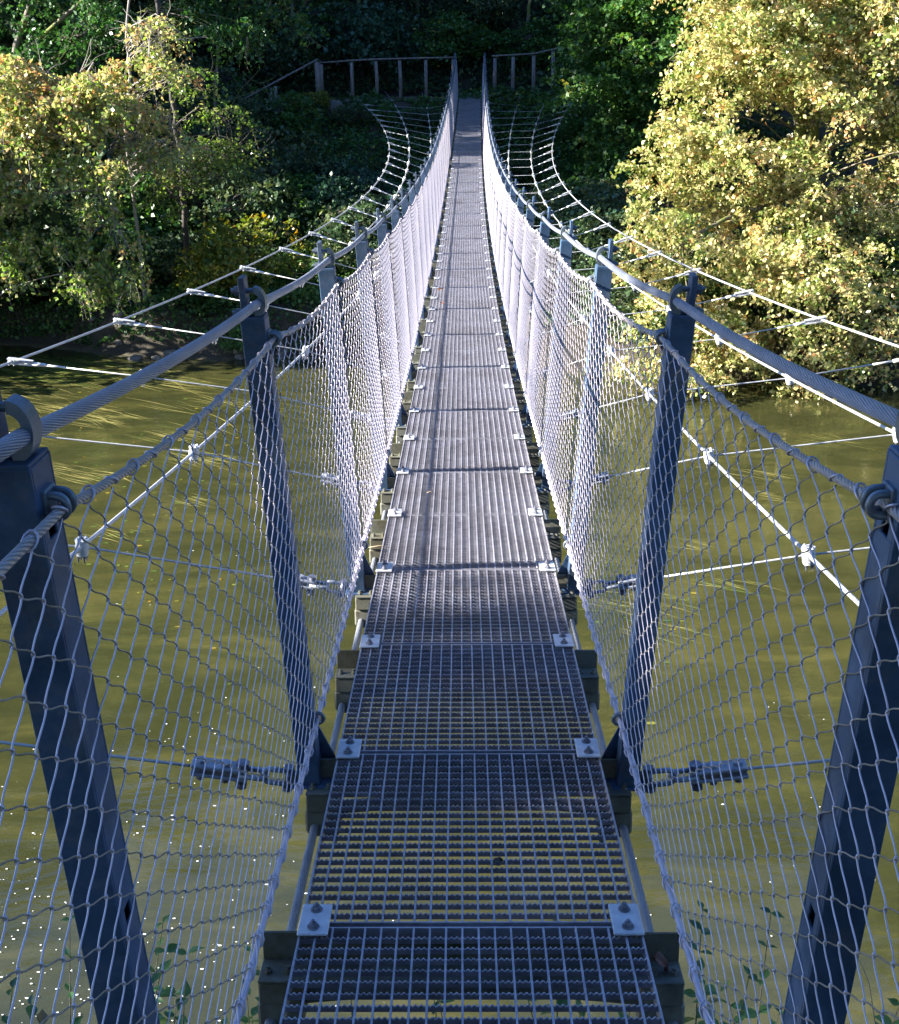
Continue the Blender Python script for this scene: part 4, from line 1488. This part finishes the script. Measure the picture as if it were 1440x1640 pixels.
m, n, l, b = newmat('white_seed_fluff'); b.inputs['Base Color'].default_value = (0.9, 0.9, 0.88, 1); b.inputs['Roughness'].default_value = 0.6
pts = []
for k in range(230):
    px = abs(rng.normal(0, 260)) if k % 4 else rng.uniform(0, 620)
    py = 1640-abs(rng.normal(0, 230))
    pts.append(on_water(px, py))
for k in range(60):
    pts.append(on_water(rng.uniform(0, 480), rng.uniform(1100, 1400)))
for k in range(34):
    pts.append(on_water(rng.uniform(1000, 1440), rng.uniform(1120, 1640)))
for k in range(26):
    pts.append(on_water(rng.uniform(0, 460), rng.uniform(820, 1100)))
o = flat_bits('floating_fluff', pts, .0015, .007, m, 4)
tag(o, 'tiny white specks of fluff drifting on the water at the lower left', 'floating specks', None, 'stuff')
pts = []
for k in range(120):
    px, py = rng.normal(230, 120), rng.normal(840, 90)
    if 0 < px < 470: pts.append(on_water(px, py))
for k in range(60):
    pts.append(on_water(rng.uniform(0, 420), rng.uniform(620, 760)))
for k in range(50):
    pts.append(on_water(rng.normal(1010, 60), rng.normal(1000, 120)))
o = flat_bits('floating_leaves', pts, .010, .028, MT['leaf_yellow'], 5, 0.004, 5)
tag(o, 'small yellow leaves and duckweed drifting in the middle of the river', 'floating leaves', None, 'stuff')

# ---- saplings of the near bank, seen through the deck and nets
MT['leaf_near'] = leafmat('sapling_leaves', [(0, (0.030, 0.085, 0.030)), (0.7, (0.060, 0.140, 0.040)), (0.95, (0.120, 0.170, 0.040)), (1, (0.140, 0.120, 0.050))], 0.3, 0.35)


def near_leaf(base, d, n_, L_, w):
    d = d.normalized(); s_ = d.cross(n_).normalized(); n_ = s_.cross(d)
    rows = []
    for k, ww in enumerate((0.02, .7, 1.0, .8, .35, .02)):
        t_ = k/5
        c = base+d*L_*t_-n_*L_*0.22*t_*t_
        rows.append((c+s_*w*ww+n_*w*ww*.25, c, c-s_*w*ww+n_*w*ww*.25))
    q = []
    for a, c in zip(rows[:-1], rows[1:]):
        q.append([a[0], a[1], c[1], c[0]]); q.append([a[1], a[2], c[2], c[1]])
    return q


def sapling(px, py, y, L_, pairs, label, seed, lean=0.15, name='sapling', ht=None):
    rr = np.random.default_rng(seed)
    tip = at(px, py, y)
    gx, gy = tip.x+rr.normal(0, .15), y-abs(rr.normal(0, .3))-0.1
    g_ = Vector((gx, gy, terr1(gx, gy)))
    root = empty(name, g_, label=label, cat='plant', group='saplings growing on the near bank')
    stems = [(g_, tip)]
    for k in range(3):
        t2 = tip+Vector((rr.normal(0, .22), rr.normal(0, .18), -rr.uniform(.05, .4)))
        stems.append((g_.lerp(tip, .35), t2))
    mb = MB(); Q_ = []; tl = []
    for (a, b_) in stems:
        mid = a.lerp(b_, .5)+Vector((rr.normal(0, .08), rr.normal(0, .08), 0))
        P_ = [a*(1-t_)**2+mid*2*t_*(1-t_)+b_*t_*t_ for t_ in [k/12 for k in range(13)]]
        mb.tube([p-g_ for p in P_], [0.007*(1-.8*k/12) for k in range(13)], 5)
        for k in range(pairs):
            t_ = 1-0.62*k/pairs
            p = a*(1-t_)**2+mid*2*t_*(1-t_)+b_*t_*t_
            an = rr.uniform(0, TAU)
            for sg in (0, math.pi):
                d = Vector((math.cos(an+sg), math.sin(an+sg), rr.uniform(.1, .6)))
                nn = Vector((rr.normal(0, .3), rr.normal(0, .3), 1))
                s_ = L_*rr.uniform(.65, 1.1)*(0.6+0.4*min(1, k/3))
                qs = near_leaf(p-g_, d, nn, s_, s_*.29)
                Q_ += [[tuple(v) for v in q] for q in qs]; tl += [float(np.clip(rr.normal(.5, .25), 0, 1))]*len(qs)
    mb.build('stem', MT['bark_moss'], root)
    quads_mesh('foliage', np.array(Q_), MT['leaf_near'], root, np.array(tl))


SP = [(112, 1490, 3.4, .05, 7, 'slim sapling with small paired leaves in the lower left corner'),
      (180, 1528, 3.2, .07, 6, 'sapling with dark pointed leaves left of the leaning near post'),
      (300, 1545, 3.0, .085, 6, 'sapling with broad dark leaves right of the near left post'),
      (245, 1600, 2.9, .085, 7, 'bushy sapling crossing the foot of the near left post'),
      (395, 1600, 2.9, .06, 8, 'small-leaved sapling beside the left edge of the deck at the bottom'),
      (20, 1600, 3.0, .07, 6, 'sapling in the extreme lower left corner'),
      (560, 1590, 2.8, .05, 8, 'sapling under the left part of the nearest grating panel'),
      (690, 1575, 2.8, .055, 9, 'sapling seen through the left centre of the nearest grating'),
      (830, 1560, 2.9, .06, 9, 'sapling seen through the right centre of the nearest grating'),
      (930, 1580, 2.8, .055, 9, 'sapling under the right part of the nearest grating panel'),
      (1010, 1600, 2.8, .05, 8, 'sapling beneath the right edge of the deck at the bottom'),
      (1235, 1480, 3.3, .06, 9, 'tall thin sapling left of the near right post'),
      (1200, 1580, 3.0, .07, 8, 'leafy sapling at the foot of the tall one near the right post')]
for k, (px, py, y, L_, pr, lb) in enumerate(SP):
    sapling(px, py-18, y, L_*1.25, pr+3, lb, 100+k)

# dry grass stalk at the lower right
m, n, l, b = newmat('dry_straw'); b.inputs['Base Color'].default_value = (0.42, 0.30, 0.18, 1); b.inputs['Roughness'].default_value = 0.7
MT['straw'] = m
mb = MB()
g_ = Vector((at(1400, 1640, 2.6).x+.05, 2.4, terr1(1.0, 2.4)))
P_ = [g_, at(1402, 1640, 2.6), at(1392, 1575, 2.6), at(1380, 1545, 2.6), at(1361, 1517, 2.6)]
mb.tube([p-g_ for p in P_], [.0022, .0018, .0015, .0012, .0006], 4)
o = mb.build('grass_stalk', MT['straw']); o.location = g_
tag(o, 'single long dry grass stalk curving beside the near right post', 'grass stalk')


# ---- leaves lying on the deck
def dead_leaf(px, py, col, size, label, seed, hgt=0.006, rot=None):
    rr = np.random.default_rng(seed)
    m, n, l, b = newmat('dead_leaf'); b.inputs['Roughness'].default_value = 0.6
    t = noise(n, l, 60, 5, .6); r = ramp(n, [(.3, tuple(c*.55 for c in col)), (.7, col)])
    l.new(t.outputs[0], r.inputs[0]); l.new(r.outputs[0], b.inputs['Base Color'])
    # meet the deck surface
    best = None
    for k in range(4000):
        y = 1.2+k*.01
        q = at(px, py, y)
        e = abs(q.z-zd(y)-hgt)
        if best is None or e < best[0]: best = (e, q)
    q = best[1]
    mb = MB(); v = []; f = []
    nu, nv = 10, 6
    for i in range(nu+1):
        t_ = i/nu
        w = math.sin(math.pi*t_**.8)**.8*(0.5+0.12*math.sin(9*t_))
        for j in range(nv+1):
            s_ = (j/nv-.5)
            v.append(((t_-.5)*size, s_*w*size, size*(.22*abs(s_)*1.6+.18*math.sin(math.pi*t_)*(1 if j % 2 else .8))))
    for i in range(nu):
        for j in range(nv):
            a = i*(nv+1)+j
            f.append((a, a+1, a+nv+2, a+nv+1))
    mb.add(v, f, smooth=True)
    mb.tube([(-.5*size, 0, .02*size), (-.75*size, .05*size, .08*size), (-.95*size, .15*size, .10*size)], size*.012, 4)
    o = mb.build('dead_leaf', m)
    o.location = q; o.rotation_euler = rot or (rr.normal(0, .1), rr.normal(0, .1), rr.uniform(0, TAU))
    tag(o, label, 'leaf')


dead_leaf(706, 465, (.55, .22, .06), .085, 'orange dead leaf lying on the left part of the grating far along the deck', 1)
dead_leaf(708, 487, (.30, .09, .04), .075, 'reddish brown dead leaf just nearer than the orange one on the deck', 2)
dead_leaf(795, 1383, (.035, .028, .022), .040, 'dark shrivelled leaf caught in the nearest full grating panel', 3, rot=(.6, .3, 1.0))
dead_leaf(1052, 1545, (.16, .06, .045), .06, 'curled dark red leaf hanging by the crossbeam end at the lower right', 4, hgt=-.08, rot=(.5, .9, .4))
# straw bits tangled at the joints
for (px, py, px2, py2, lb) in ((588, 897, 632, 899, 'dry straw stalk lying across the left deck edge by a joint plate'), (683, 794, 697, 794, 'short pale twig on the grating left of centre')):
    y_ = 4.5 if py > 850 else 5.35
    a = at(px, py, y_); c = at(px2, py2, y_); a.z = zd(y_)+.012; c.z = zd(y_)+.008
    mb = MB(); mid = (a+c)/2+Vector((0, 0, .012))
    mb.tube([a-a, mid-a, c-a], [.0016, .0018, .001], 5)
    o = mb.build('dry_stalk', MT['straw']); o.location = a
    tag(o, lb, 'stalk')
